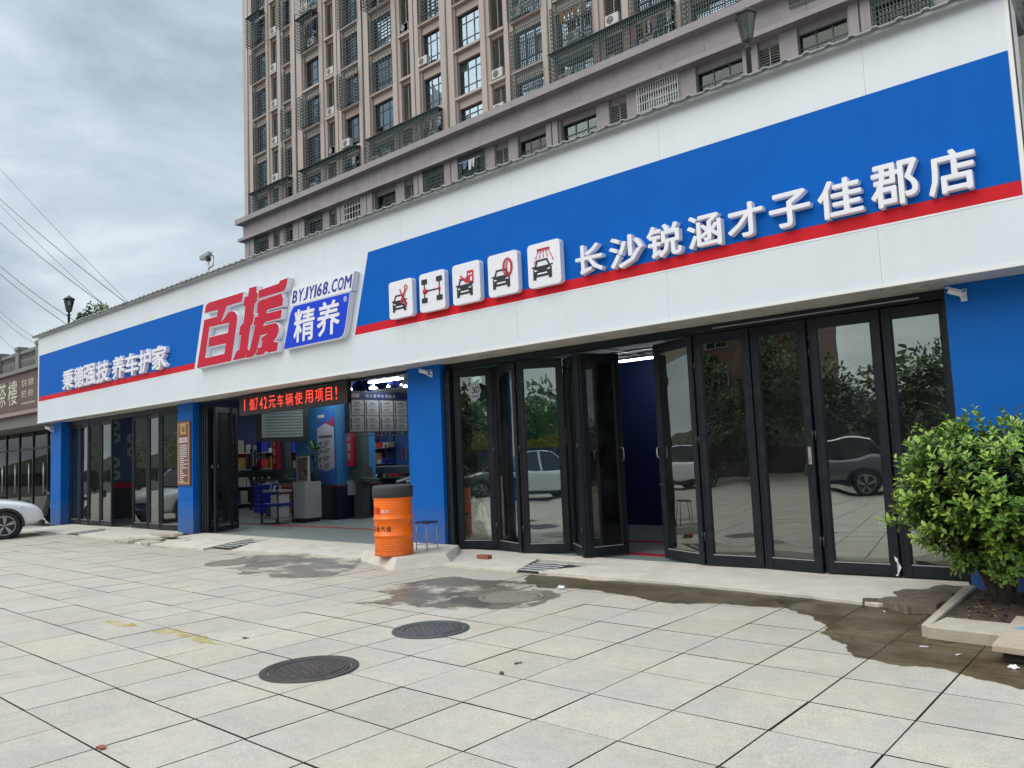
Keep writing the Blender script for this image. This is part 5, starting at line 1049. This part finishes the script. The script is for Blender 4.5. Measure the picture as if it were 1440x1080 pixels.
t = shopbit('room_lamp', 'thin lit tube lamp in the dark right hand room', 'ceiling lamp', (-7.0, 12.4, 3.22)); MB().box(-1.4,1.4,-.04,.04,.03,.08).build('housing', pale, t); MB().box(-1.38,1.38,-.012,.012,0,.029).build('tube', mat('dim_tube', (.6,.6,.6), .5, emit=(.8,.9,1), estr=25), t)
# ================================================================== APARTMENT TOWER
TY = 33.0
tower = thing('apartment_tower', 'tall pinkish apartment tower with window cages and a grey stone base behind the shop', 'apartment tower', (-24, TY, 0))
pink = mat('pinkish_facade_tile', (.39, .325, .285), .8, var=.06, vscale=1.2, grime=.3, gscale=.8, var2=(.34, .28, .25), streak=True)
pink2 = mat('paler_facade_tile', (.45, .38, .338), .8, var=.06, vscale=1.2, grime=.25, gscale=.8, var2=(.38, .31, .28), streak=True)
podg = mat('grey_base_stone', (.31, .28, .285), .8, var=.14, vscale=1.1, grime=.4, gscale=1.6, var2=(.19, .175, .175), streak=True)
groovem = mat('dark_groove', (.1, .07, .065), .8); louvm = mat('grey_green_louvre', (.3, .3, .27), .6, var=.15, vscale=1)
winf = mat('window_frame_metal', (.03, .04, .045), .4); room = mat('dim_room', (.03, .045, .055), .8, var=.5, vscale=.9)
grill = mat('green_black_grille', (.06, .09, .092), .6); grillw = mat('white_grille', (.6, .6, .58), .5); acw = mat('aircon_white', (.5, .5, .46), .5, var=.1, vscale=3)
COLS = [('w',-54.58,-52.87),('l',-52.13,-51.25),('n',-50.39,-49.36),('w',-47.69,-45.79),('l',-44.92,-43.95),('w',-42.94,-41.19),('w',-39.83,-37.69),('l',-36.83,-35.87),('w',-34.82,-33.08),('w',-31.72,-29.72),('l',-28.91,-27.84),('w',-27.11,-25.06),('w',-24.06,-21.69),('l',-20.91,-19.84),('w',-19.08,-16.91),('w',-15.97,-13.62),('l',-12.9,-11.9),('w',-11.1,-9.0),('w',-7.95,-5.8),('l',-4.95,-3.95),('w',-3.1,-1.0),('w',.1,2.2),('l',3.0,4.0),('w',4.8,6.6)]
XL, XR = -56.15, 8.0; FZ = 3.0; NF = 7; Z0 = 20.45; ZT = Z0+FZ*NF+.6
zero = TY
MB().box(XL, XR, TY+1.9, TY+15, 0, ZT).build('wall', pink, tower); MB().box(XL, -54.9, TY+.3, TY+1.9, 0, ZT).build('wall', pink, tower)
MB().box(XL, XR, TY+.45, TY+1.88, 15.0, 15.2).build('slab', podg, tower)
edges = [XL]+[v for c in COLS for v in c[1:]]+[XR]
# piers between the openings
for k in range(0, len(edges), 2):
    a, b = edges[k], edges[k+1]; w = b-a
    if w < .15: continue
    wide = w > .95
    MB().box(a, b, TY+.12, TY+1.85, 21.4, ZT).build('pier', pink, tower)
    if wide:
        m = (a+b)/2; MB().box(a+.12, m-.05, TY-.02, TY+.119, 21.4, ZT).build('pilaster', pink2, tower); MB().box(m+.05, b-.12, TY-.02, TY+.119, 21.4, ZT).build('pilaster', pink2, tower)
        MB().box(m-.05, m+.05, TY+.08, TY+.118, 21.4, ZT).build('groove', groovem, tower)
    else: MB().box(a+.12, b-.3, TY+.02, TY+.119, 21.4, ZT).build('pilaster', pink2, tower)
    MB().box(a, b, TY+.1, TY+1.85, 14, 19.6).build('base_pier', podg, tower)
    if wide: m = (a+b)/2; MB().box(a+.1, m-.04, TY-.04, TY+.099, 14, 19.6).build('base_pilaster', podg, tower); MB().box(m+.04, b-.1, TY-.04, TY+.099, 14, 19.6).build('base_pilaster', podg, tower)
# base bands
MB().box(XL-.35, XR, TY-.65, TY+.5, 20.98, 21.38).build('upper_ledge', podg, tower)
for k in range(27):
    a = XL+.02+k*2.4; MB().box(a+.006, a+2.394, TY-.12, TY+1.85, 19.86, 20.975).build('band_panel', podg, tower)
MB().box(XL-.35, XR, TY-.42, TY+1.85, 19.62, 19.855).build('lower_ledge', podg, tower)
# shared meshes
def window_parts(w, h, nx, rows, seed):
    f = MB(); zs = [0]+[h*r for r in rows]+[h]; xs = [w*i/nx for i in range(nx+1)]
    for i, x in enumerate(xs): f.box(x-.03 if i else x, x+.03 if i < nx else x, 0, .07, 0, h)
    for z in zs: f.box(0, w, .004, .066, max(0, z-.03), min(h, z+.03))
    cells = [(xs[i]+.03, xs[i+1]-.03, zs[j]+.03, zs[j+1]-.03) for i in range(nx) for j in range(len(zs)-1)]
    return f.mesh('window', winf), cells
curt = [mat('pale_curtain', (.35,.37,.36), .9), mat('dark_curtain', (.06,.08,.1), .9), mat('green_curtain', (.07,.12,.1), .9)]
WM = {}
paneM = {}
def pane_mesh(w, h):
    key = (round(w,2), round(h,2))
    if key not in paneM: paneM[key] = MB().box(0, w, .03, .042, 0, h).mesh('pane', glasswin)
    return paneM[key]
rw = random.Random(21)
def put(name, me, par, x, y, z, rx=0):
    o = link(name, me, par); o.location = Vector((x, y, z))-(WLOC[tower.name] if par is tower else Vector()); return o
def window(x0, x1, z0, z1, single, dark=False):
    w, h = x1-x0, z1-z0; nx = 2 if w < 1.3 else 3; key = (round(w,2), round(h,2))
    if key not in WM: WM[key] = window_parts(w, h, nx, (.3, .74), 0)
    me, cells = WM[key]; o = put('window', me, tower, x0, TY+.42, z0)
    if single:
        for a, b, c, d in cells:
            if rw.random() < .04: continue
            p = link('pane', pane_mesh(b-a, d-c), o); p.location = (a, rw.uniform(-.003,.003), c); p.rotation_euler = (rw.uniform(-.006,.006),0,rw.uniform(-.01,.01))
    else:
        p = link('pane', pane_mesh(w-.02, h-.02), o); p.location = (.01, .0, .01)
        if dark: p.data = p.data.copy(); p.data.materials[0] = teaglass
    if rw.random() < .6:
        cw = rw.uniform(.25,.5)*w; s = rw.random() < .5; MB().box(x0+.02 if s else x1-cw, x0+cw if s else x1-.02, TY+.6, TY+.63, z0, z1).build('curtain', rw.choice(curt), tower)
LM = {}
def louvre(x0, x1, z0, z1):
    w = x1-x0; key = (round(w,1), round(z1-z0,1))
    if key not in LM:
        mb = MB(); n = int((z1-z0)/.13)
        for k in range(n): z = k*.13+.02; mb.add([(0,0,z),(w,0,z),(w,.09,z+.07),(0,.09,z+.07),(0,.01,z-.012),(w,.01,z-.012),(w,.1,z+.058),(0,.1,z+.058)], [(0,1,2,3),(7,6,5,4),(0,4,5,1)])
        mb.box(w*.5-.02,w*.5+.02,.0,.05,0,z1-z0); LM[key] = mb.mesh('louvre', louvm)
    o = put('louvre', LM[key], tower, x0, TY+.3, z0); o['kind'] = 'stuff'
acmb = MB(); acmb.box(-.4,.4,0,.3,0,.55); acmb.mi(1).lathe([(.21,-.012),(.21,-.004)], (-.1,0,.28), 20, axis='Y').mi(0)
for q in range(5): acmb.lathe([(.04+.035*q,-.02),(.05+.035*q,-.02)], (-.1,0,.28), 20, axis='Y', cap=False)
acme = acmb.mesh('air_conditioner', [acw, black])
CM = {}
def cage(x0, x1, z0, z1, dep, m, sp=.32, vert=False, roof=False):
    w, h = x1-x0, z1-z0; key = (round(w,1), round(h,1), dep, m.name, vert, roof)
    if key not in CM:
        sp = sp*.75 if m is grill else sp; mb = MB(); n = int(h/sp); r = .016
        def b(a, c): mb.bar(a, c, 2*r)
        for k in range(n+1):
            z = h*k/n; b((0,-dep,z),(w,-dep,z)); b((0,-dep,z),(0,0,z)); b((w,-dep,z),(w,0,z))
        nv = int(w/(.13 if vert else .3))
        for k in range(nv+1): x = w*k/nv; b((x,-dep,0),(x,-dep,h)); b((x,-dep,0),(x,0,0))
        if dep > .2:
            for k in range(1, int(dep/.2)): y = -.2*k; b((0,y,0),(0,y,h)); b((w,y,0),(w,y,h)); b((0,y,0),(w,y,0))
        if roof: mb.box(-.05,w+.05,-dep-.08,.0,h+.01,h+.04)
        CM[key] = mb.mesh('window_cage', m)
    o = put('window_cage', CM[key], tower, x0, TY+.1, z0); o['kind'] = 'stuff'; return o
cloth = [mat('washing_white', (.55,.55,.55), .9), mat('washing_dark', (.03,.035,.05), .9), mat('washing_rose', (.4,.18,.17), .9), mat('washing_orange', (.5,.22,.05), .9), mat('washing_blue', (.08,.15,.3), .9)]
def laundry(x0, x1, z, label):
    t = thing('hanging_laundry', label, 'laundry', ((x0+x1)/2, TY-.1, z-.8), group='washing hung in the window cages')
    MB().bar((x0,TY-.12,z),(x1,TY-.12,z),.02).build('rail', steel, t); x = x0+.05
    while x < x1-.2:
        w = rw.uniform(.18,.4); h = rw.uniform(.45,.85); s = rw.uniform(.6,1)
        MB().add([(x,TY-.12,z),(x+w,TY-.12,z),(x+w*s,TY-.16,z-h),(x+.04,TY-.14,z-h*.95),(x,TY-.10,z),(x+w,TY-.10,z),(x+w*s,TY-.12,z-h),(x+.04,TY-.11,z-h*.95)], [(0,3,2,1),(4,5,6,7),(0,4,7,3),(1,2,6,5),(3,7,6,2),(0,1,5,4)]).build('garment', rw.choice(cloth), t); x += w+rw.uniform(.01,.08)
for ci, (kind, x0, x1) in enumerate(COLS):
    for k in range(-1, NF):
        zb = Z0+FZ*k
        if k == -1: zs, ze, zbk = 16.9, 19.3, 19.3
        else: zs, ze = zb, zb+2.3
        q = project((x0, TY, ze)); q2 = project((x1, TY, zs))
        inview = q and q2 and q2[1] > -40 and q[1] < 420
        if kind == 'l': louvre(x0, x1, zs+.1, ze+.2)
        else: window(x0, x1, zs+(.6 if k < 1 and k > -1 else 0), ze, inview and x0 > -40 and -1 < k < 4, k == -1)
        # spandrel, sill
        if k >= 0:
            MB().box(x0, x1, TY+.25, TY+1.85, ze if kind != 'l' else ze+.35, Z0+FZ*(k+1)).build('spandrel', pink if kind != 'l' else pink2, tower)
            if k > 0: MB().box(x0-.1, x1+.1, TY+.0, TY+.5, zb-.16, zb-.004).build('sill', pink2, tower)
        else: MB().box(x0, x1, TY+.3, TY+1.85, 19.3, 19.62).build('base_spandrel', podg, tower)
        MB().box(x0, x1, TY+1.5, TY+1.6, zs-.3, ze+.3).build('room_back', room, tower) if inview else None
        if not inview: continue
        if kind == 'l' and rw.random() < .4: put('air_conditioner', acme, tower, (x0+x1)/2, TY+.05, zs+.12)
for x, z in ((-55.3,ZT),(-48.6,ZT),(-40.6,ZT),(-32.4,ZT),(-24.5,34),(-16.45,30)):
    MB().tube([(x,TY-.08,21.4),(x,TY-.08,z)], .055).build('drain_pipe', acw, tower)
# individual cages (column, floor, depth, white?, roofed)
cg = [(0,5,.6,0),(0,3,.1,0),(0,1,.1,0),(2,2,.25,0),(2,1,.25,0),(2,3,.1,0),(3,6,.6,0),(3,5,.6,1),(3,4,.6,0),(5,5,.9,0),(5,3,.1,0),(6,5,.7,0),(6,4,.7,0),(6,2,.1,0),(8,5,.9,0),(8,6,.7,0),(11,3,.7,1),(11,2,.3,0),(11,1,.1,0),(12,2,.1,0),(12,1,.3,0),(14,1,.1,0),(15,1,.1,0),(8,4,.1,0),(17,0,.3,0)]
cg += [(0,6,.1,0),(0,4,.3,0),(0,2,.1,0),(2,5,.5,0),(2,4,.1,0),(3,2,.5,0),(5,4,.3,0),(5,6,.5,0),(5,2,.5,0),(6,6,.5,1),(6,3,.1,0),(8,3,.1,0),(9,4,.6,0),(9,3,.1,0),(11,4,.7,0),(12,3,.5,0),(3,1,.1,0)]
for ci, k, dep, wh in cg:
    kind, x0, x1 = COLS[ci]; zb = Z0+FZ*k
    cage(x0-.12, x1+.12, zb-.05, zb+2.35, dep, grillw if wh else grill, .3 if not wh else .36, vert=(x0 > -30), roof=dep > .5)
for a, b in ((0,2),(3,5),(6,8),(12,14),(15,15)):
    cage(COLS[a][1]-.15, COLS[b][2]+.15, 21.38, 23.1, .55, grill, .3, vert=(a > 5), roof=True)
cage(COLS[11][1]-.1, COLS[11][2]+.1, 21.38, 23.1, .3, grill, .3, vert=True)
for ci, wh in ((0,0),(2,0),(3,0),(5,1),(8,0),(9,0),(14,1),(20,0),(21,0),(18,0)):
    cage(COLS[ci][1]-.05, COLS[ci][2]+.05, 17.0, 19.58, .14, grillw if wh else grill, .42 if wh else .3, vert=ci > 7)
for ci, k, dx in ((3,4,1.2),(6,5,1.4),(12,1,1.2),(12,0,.6),(6,0,.4),(6,0,1.6),(13,0,.2),(10,0,.5),(3,0,1.2),(4,1,.5),(4,2,.5),(10,3,.5),(10,4,.5),(5,6,1.0),(7,0,.5),(8,0,1.0),(14,0,.7),(5,1,.4),(8,2,.3),(11,2,.4),(1,2,.4),(1,4,.4),(7,3,.5),(7,5,.5),(13,1,.5),(10,1,.5),(3,5,.5),(6,4,1.6),(11,3,1.2),(2,2,.5)):
    kind, x0, x1 = COLS[ci]; put('air_conditioner', acme, tower, x0+dx, TY-.1 if kind != 'l' else TY+.05, (Z0+FZ*k+.1) if k else 21.42)
for ci, k, z, lb in ((8,0,22.7,'washing in the lowest cage left of the plain window column'),(14,0,22.8,'dark and orange washing in the lowest cage near the lantern'),(5,0,22.6,'washing in the lowest cage, second cage from the tower corner'),(3,6,40.4,'washing in the top cage of the fourth column from the left'),(3,4,34.3,'pale washing in the cage below the white window cage'),(6,4,34.2,'dark rose washing in a dark cage near the tower middle'),(12,1,25.4,'dark washing in the cage right of the middle air conditioner'),(3,-1,19.2,None),(9,-1,19.2,'washing behind the base grille under the plain window column')):
    if lb: kind, x0, x1 = COLS[ci]; laundry(x0+(.1 if ci != 14 else -.2), x1-.1, z, lb)
# ------------------------------------------------------------------ lantern posts on the roof terrace
lg = glass_mat('lantern_glass', (.7,.73,.7), 1.5, dirt=.14)
def lantern(loc, s, label, m):
    t = thing('lantern_post', label, 'lantern', loc, 0, 'lantern posts on the roof terrace', local=True); t.scale = (s, s, s)
    MB().lathe([(.05,-2.2),(.05,.72),(.085,.73),(.085,.76),(.05,.78),(.04,.86),(.07,.88)], (0,0,0), 12).build('post', m, t)
    n = 6; r0, r1, z0, z1 = .10, .20, .92, 1.42
    P = lambda r, k, z: (r*math.cos(2*PI*k/n), r*math.sin(2*PI*k/n), z)
    mb = MB(); 
    for k in range(n): mb.bar(P(r0,k,z0),P(r1,k,z1),.022)
    mb.build('lantern_frame', m, t)
    for k in range(n): a, b, c, d = P(r0*.97,k,z0),P(r0*.97,k+1,z0),P(r1*.97,k+1,z1),P(r1*.97,k,z1); MB().add([a,b,c,d]+[tuple(Vector(v)*.98+Vector((0,0,v[2]*.02))) for v in (a,b,c,d)], [(0,1,2,3),(7,6,5,4),(0,4,5,1),(1,5,6,2),(2,6,7,3),(3,7,4,0)]).build('pane', lg, t)
    MB().lathe([(.07,.87),(.115,.90),(.115,.925)], (0,0,0), 6).build('base_cup', m, t); MB().lathe([(.235,1.41),(.24,1.44),(.04,1.57),(.02,1.60),(.0,1.61)], (0,0,0), 6).build('lantern_roof', m, t)
    MB().lathe([(.03,.93),(.045,1.05),(.03,1.15)], (0,0,0), 12).build('bulb', pale, t); return t
lm = mat('dark_green_lantern_metal', (.02,.035,.033), .45, var=.2)
lantern((-4.83,12.0,7.44), .85, 'large roof lantern on a post above the right part of the shop', mat('brown_grey_lantern_metal', (.035,.03,.03), .5, var=.2)); lantern((-33.85,12.0,7.28), .95, 'smaller looking dark roof lantern against the sky at the left', lm)
t = thing('security_camera', 'roof camera on a thin pole against the sky', 'security camera', (-22.55, 12, 7.0), 0, None, local=True)
MB().lathe([(.035,-1.3),(.035,1.0)], (0,0,0), 10).build('pole', pale, t); o = MB().box(-.24,.2,-.08,.08,0,.14).build('camera_body', greyblue, t, bevel=.02); o.location = (-.1,0,1.12); o.rotation_euler = (0,math.radians(-14),.2); MB().tube([(.1,0,1.2),(.32,0,1.1),(.3,0,.8),(.03,0,.75)], .018).build('cable', black, t)
MB().box(-.06,.06,-.06,.06,1.0,1.12).build('bracket', black, t)
# ------------------------------------------------------------------ overhead wires
wm = mat('wire', (.03,.03,.035), .6)
for k, (a, b, lb) in enumerate((((-107,39),(-73.8,16.8),'topmost and steepest overhead wire'),((-106.9,35.3),(-74.6,17.1),'second overhead wire from the top, thicker'),((-106.9,34.6),(-78.1,17.2),'thin overhead wire just under the second one'),((-106.7,32.4),(-79.1,17.8),'third thick overhead wire ending behind the small tree'),((-106.5,27.2),(-85.4,17.3),'upper wire of the pair reaching the left lantern'),((-106.4,26.2),(-85.3,16.4),'lower wire of the pair reaching the left lantern'),((-106.2,21.8),(-94.1,16.6),'upper wire of the low pair at the left edge'),((-106.2,21.1),(-95.2,16.4),'lower wire of the low pair at the left edge'),((-106,18.9),(-100,16.2),'lowest short overhead wire at the left edge'))):
    p0 = Vector((a[0]-26, 30, a[1]+17)); p1 = Vector((b[0]+24, 30, b[1]-12)); p0 = Vector((a[0]-(b[0]-a[0])*.6, 30, a[1]-(b[1]-a[1])*.6)); p1 = Vector((b[0]+(b[0]-a[0])*.6, 30, b[1]+(b[1]-a[1])*.45))
    pts = [p0.lerp(p1, i/14)-Vector((0,0,.9*4*(i/14)*(1-i/14))) for i in range(15)]
    tag(MB().tube(pts, .035 if k in (1,3,4,5) else .022, 5).build('overhead_wire', wm), lb, 'wire', 'overhead wires left of the tower')
# ================================================================== TREES
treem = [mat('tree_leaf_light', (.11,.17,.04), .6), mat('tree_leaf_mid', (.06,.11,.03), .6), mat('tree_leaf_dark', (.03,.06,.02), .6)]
def tree(loc, h, rad, label, seed, n=1500, group='trees across the car park', leaf=.22, crown_z=.62):
    t = thing('tree', label, 'tree', loc, 0, group, local=True); r = random.Random(seed); mb = MB(); c = Vector((0,0,h*crown_z))
    mb.tube([(0,0,-.1),(r.uniform(-.2,.2),0,h*.3),(r.uniform(-.3,.3),r.uniform(-.2,.2),h*.6)], [rad*.09,rad*.065,rad*.035], 8); lobes = []
    for k in range(9):
        a = 2*PI*k/9; e = c+Vector((math.cos(a)*rad*r.uniform(.4,.7), math.sin(a)*rad*r.uniform(.4,.7), r.uniform(-.15,.35)*h*.5)); mb.tube([(0,0,h*.28+k*.02*h), Vector((0,0,h*.4)).lerp(e,.5)+Vector((0,0,.1)), e], [rad*.045,rad*.03,rad*.012], 5); lobes.append((e, rad*r.uniform(.38,.6)))
    lobes.append((c+Vector((0,0,h*.22)), rad*.6)); mb.build('trunk', bark, t); lf = MB()
    for k in range(n):
        e, s = r.choice(lobes); d = Vector((r.gauss(0,1), r.gauss(0,1), r.gauss(0,1))).normalized(); p = e+d*s*r.uniform(.45,1.08)**.7
        q = (d+Vector((r.uniform(-.6,.6),r.uniform(-.6,.6),r.uniform(-.3,.6)))).normalized(); M = q.to_track_quat('X','Z').to_matrix().to_4x4(); M.translation = p
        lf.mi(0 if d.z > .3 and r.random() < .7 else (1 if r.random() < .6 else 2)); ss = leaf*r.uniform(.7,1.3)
        for w_ in range(3): leaf_geo(lf, M @ Matrix.Rotation(w_*2.1+r.uniform(-.4,.4), 4, 'Z') @ Matrix.Rotation(r.uniform(-.5,.5), 4, 'Y'), ss, .02, .05)
    lf.build('crown', treem, t); return t
tree((-64.6,25,9.9), 5.0, 1.75, 'small tree top peeking over the left part of the roof', 1, 1500, None, .22)
tree((-.75,10.9,3.6), 2.1, .42, 'leafy plant growing behind the right end of the fascia', 2, 260, None, .12, .75)
k = 0
for (x, y, h, rd, lb) in ((-3,-13,4.0,3.0,'tree across the car park, opposite the shrub'),(-9,-14.5,4.5,3.2,'tree across the car park, second from the shrub end'),(-15.5,-15,6.0,3.6,'tree across the car park behind the black car'),(-22,-15.5,6.6,3.9,'tree across the car park opposite the open bay'),(-29,-15,6.2,3.8,'tree across the car park opposite the left doors'),(4,-13,3.9,3.0,'tree across the car park, the one farthest right')):
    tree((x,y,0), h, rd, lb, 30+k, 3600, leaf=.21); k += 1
hed = thing('clipped_hedge', 'long green hedge on a low bank across the car park', 'hedge', (-15,-18.5,0)); MB().slab([(-150,-30),(24,-30),(24,-17.8),(-150,-17.8)], 0, [5.2,3.4,1.4,1.8]).build('bank', mat('grassy_bank', (.03,.04,.015), .95, var=.5, vscale=1.5, bump=1, bscale=6), hed)
r = random.Random(77); mb = MB()
for k in range(16000):
    x = r.uniform(-120,20) if k % 2 else r.uniform(-40,12); M = Vector((r.gauss(0,1),r.gauss(0,1),r.gauss(.3,1))).normalized().to_track_quat('X','Z').to_matrix().to_4x4(); M.translation = Vector((x, -17.4-10*(k%100)/100+r.uniform(-.4,.4), 1.4+(3.2 if x < -14 else 1.9)*(k%100)/100+abs(r.gauss(0,.5))-(1.0 if k%3 == 0 else 0))); mb.mi(r.choice((0,1,1,2))); leaf_geo(mb, M, .36, .03, .06)
mb.build('foliage', treem, hed)['kind'] = 'stuff'
t = thing('distant_building', 'long grey building far across the car park at its left end', 'building', (-90,-44,0))
MB().box(-125,-58,-60,-44,0,13).build('wall', mat('grey_render', (.25,.24,.23), .85, var=.1, vscale=.6), t); MB().box(-125.3,-57.7,-60.3,-43.7,13,13.5).build('cornice', stone, t)
t = thing('facing_building', 'brown tiled apartment block facing the shop from across the car park', 'building', (-27,-32,0))
MB().box(-44,-11,-44,-32,0,15).build('wall', mat('brown_brick_facade', (.24,.13,.09), .85, var=.1, vscale=1), t); MB().box(-44.3,-10.7,-44.3,-31.7,15.0,15.5).build('cornice', stone, t)
wm1 = MB().box(0,1.9,0,.08,0,.06).box(0,1.9,0,.08,1.54,1.6).box(0,.06,0,.08,.06,1.54).box(1.84,1.9,0,.08,.06,1.54).box(.92,.98,0,.08,.06,1.54).mesh('window', pale); pm1 = MB().box(.06,1.84,-.03,-.01,.06,1.54).mesh('pane', carglass)
for i in range(9):
    for j in range(4):
        o = link('window', wm1, t); o.location = Vector((-43+3.5*i,-31.99,1.4+3.3*j))-WLOC[t.name]; p = link('pane', pm1, o); p.location = (0,.05,0)
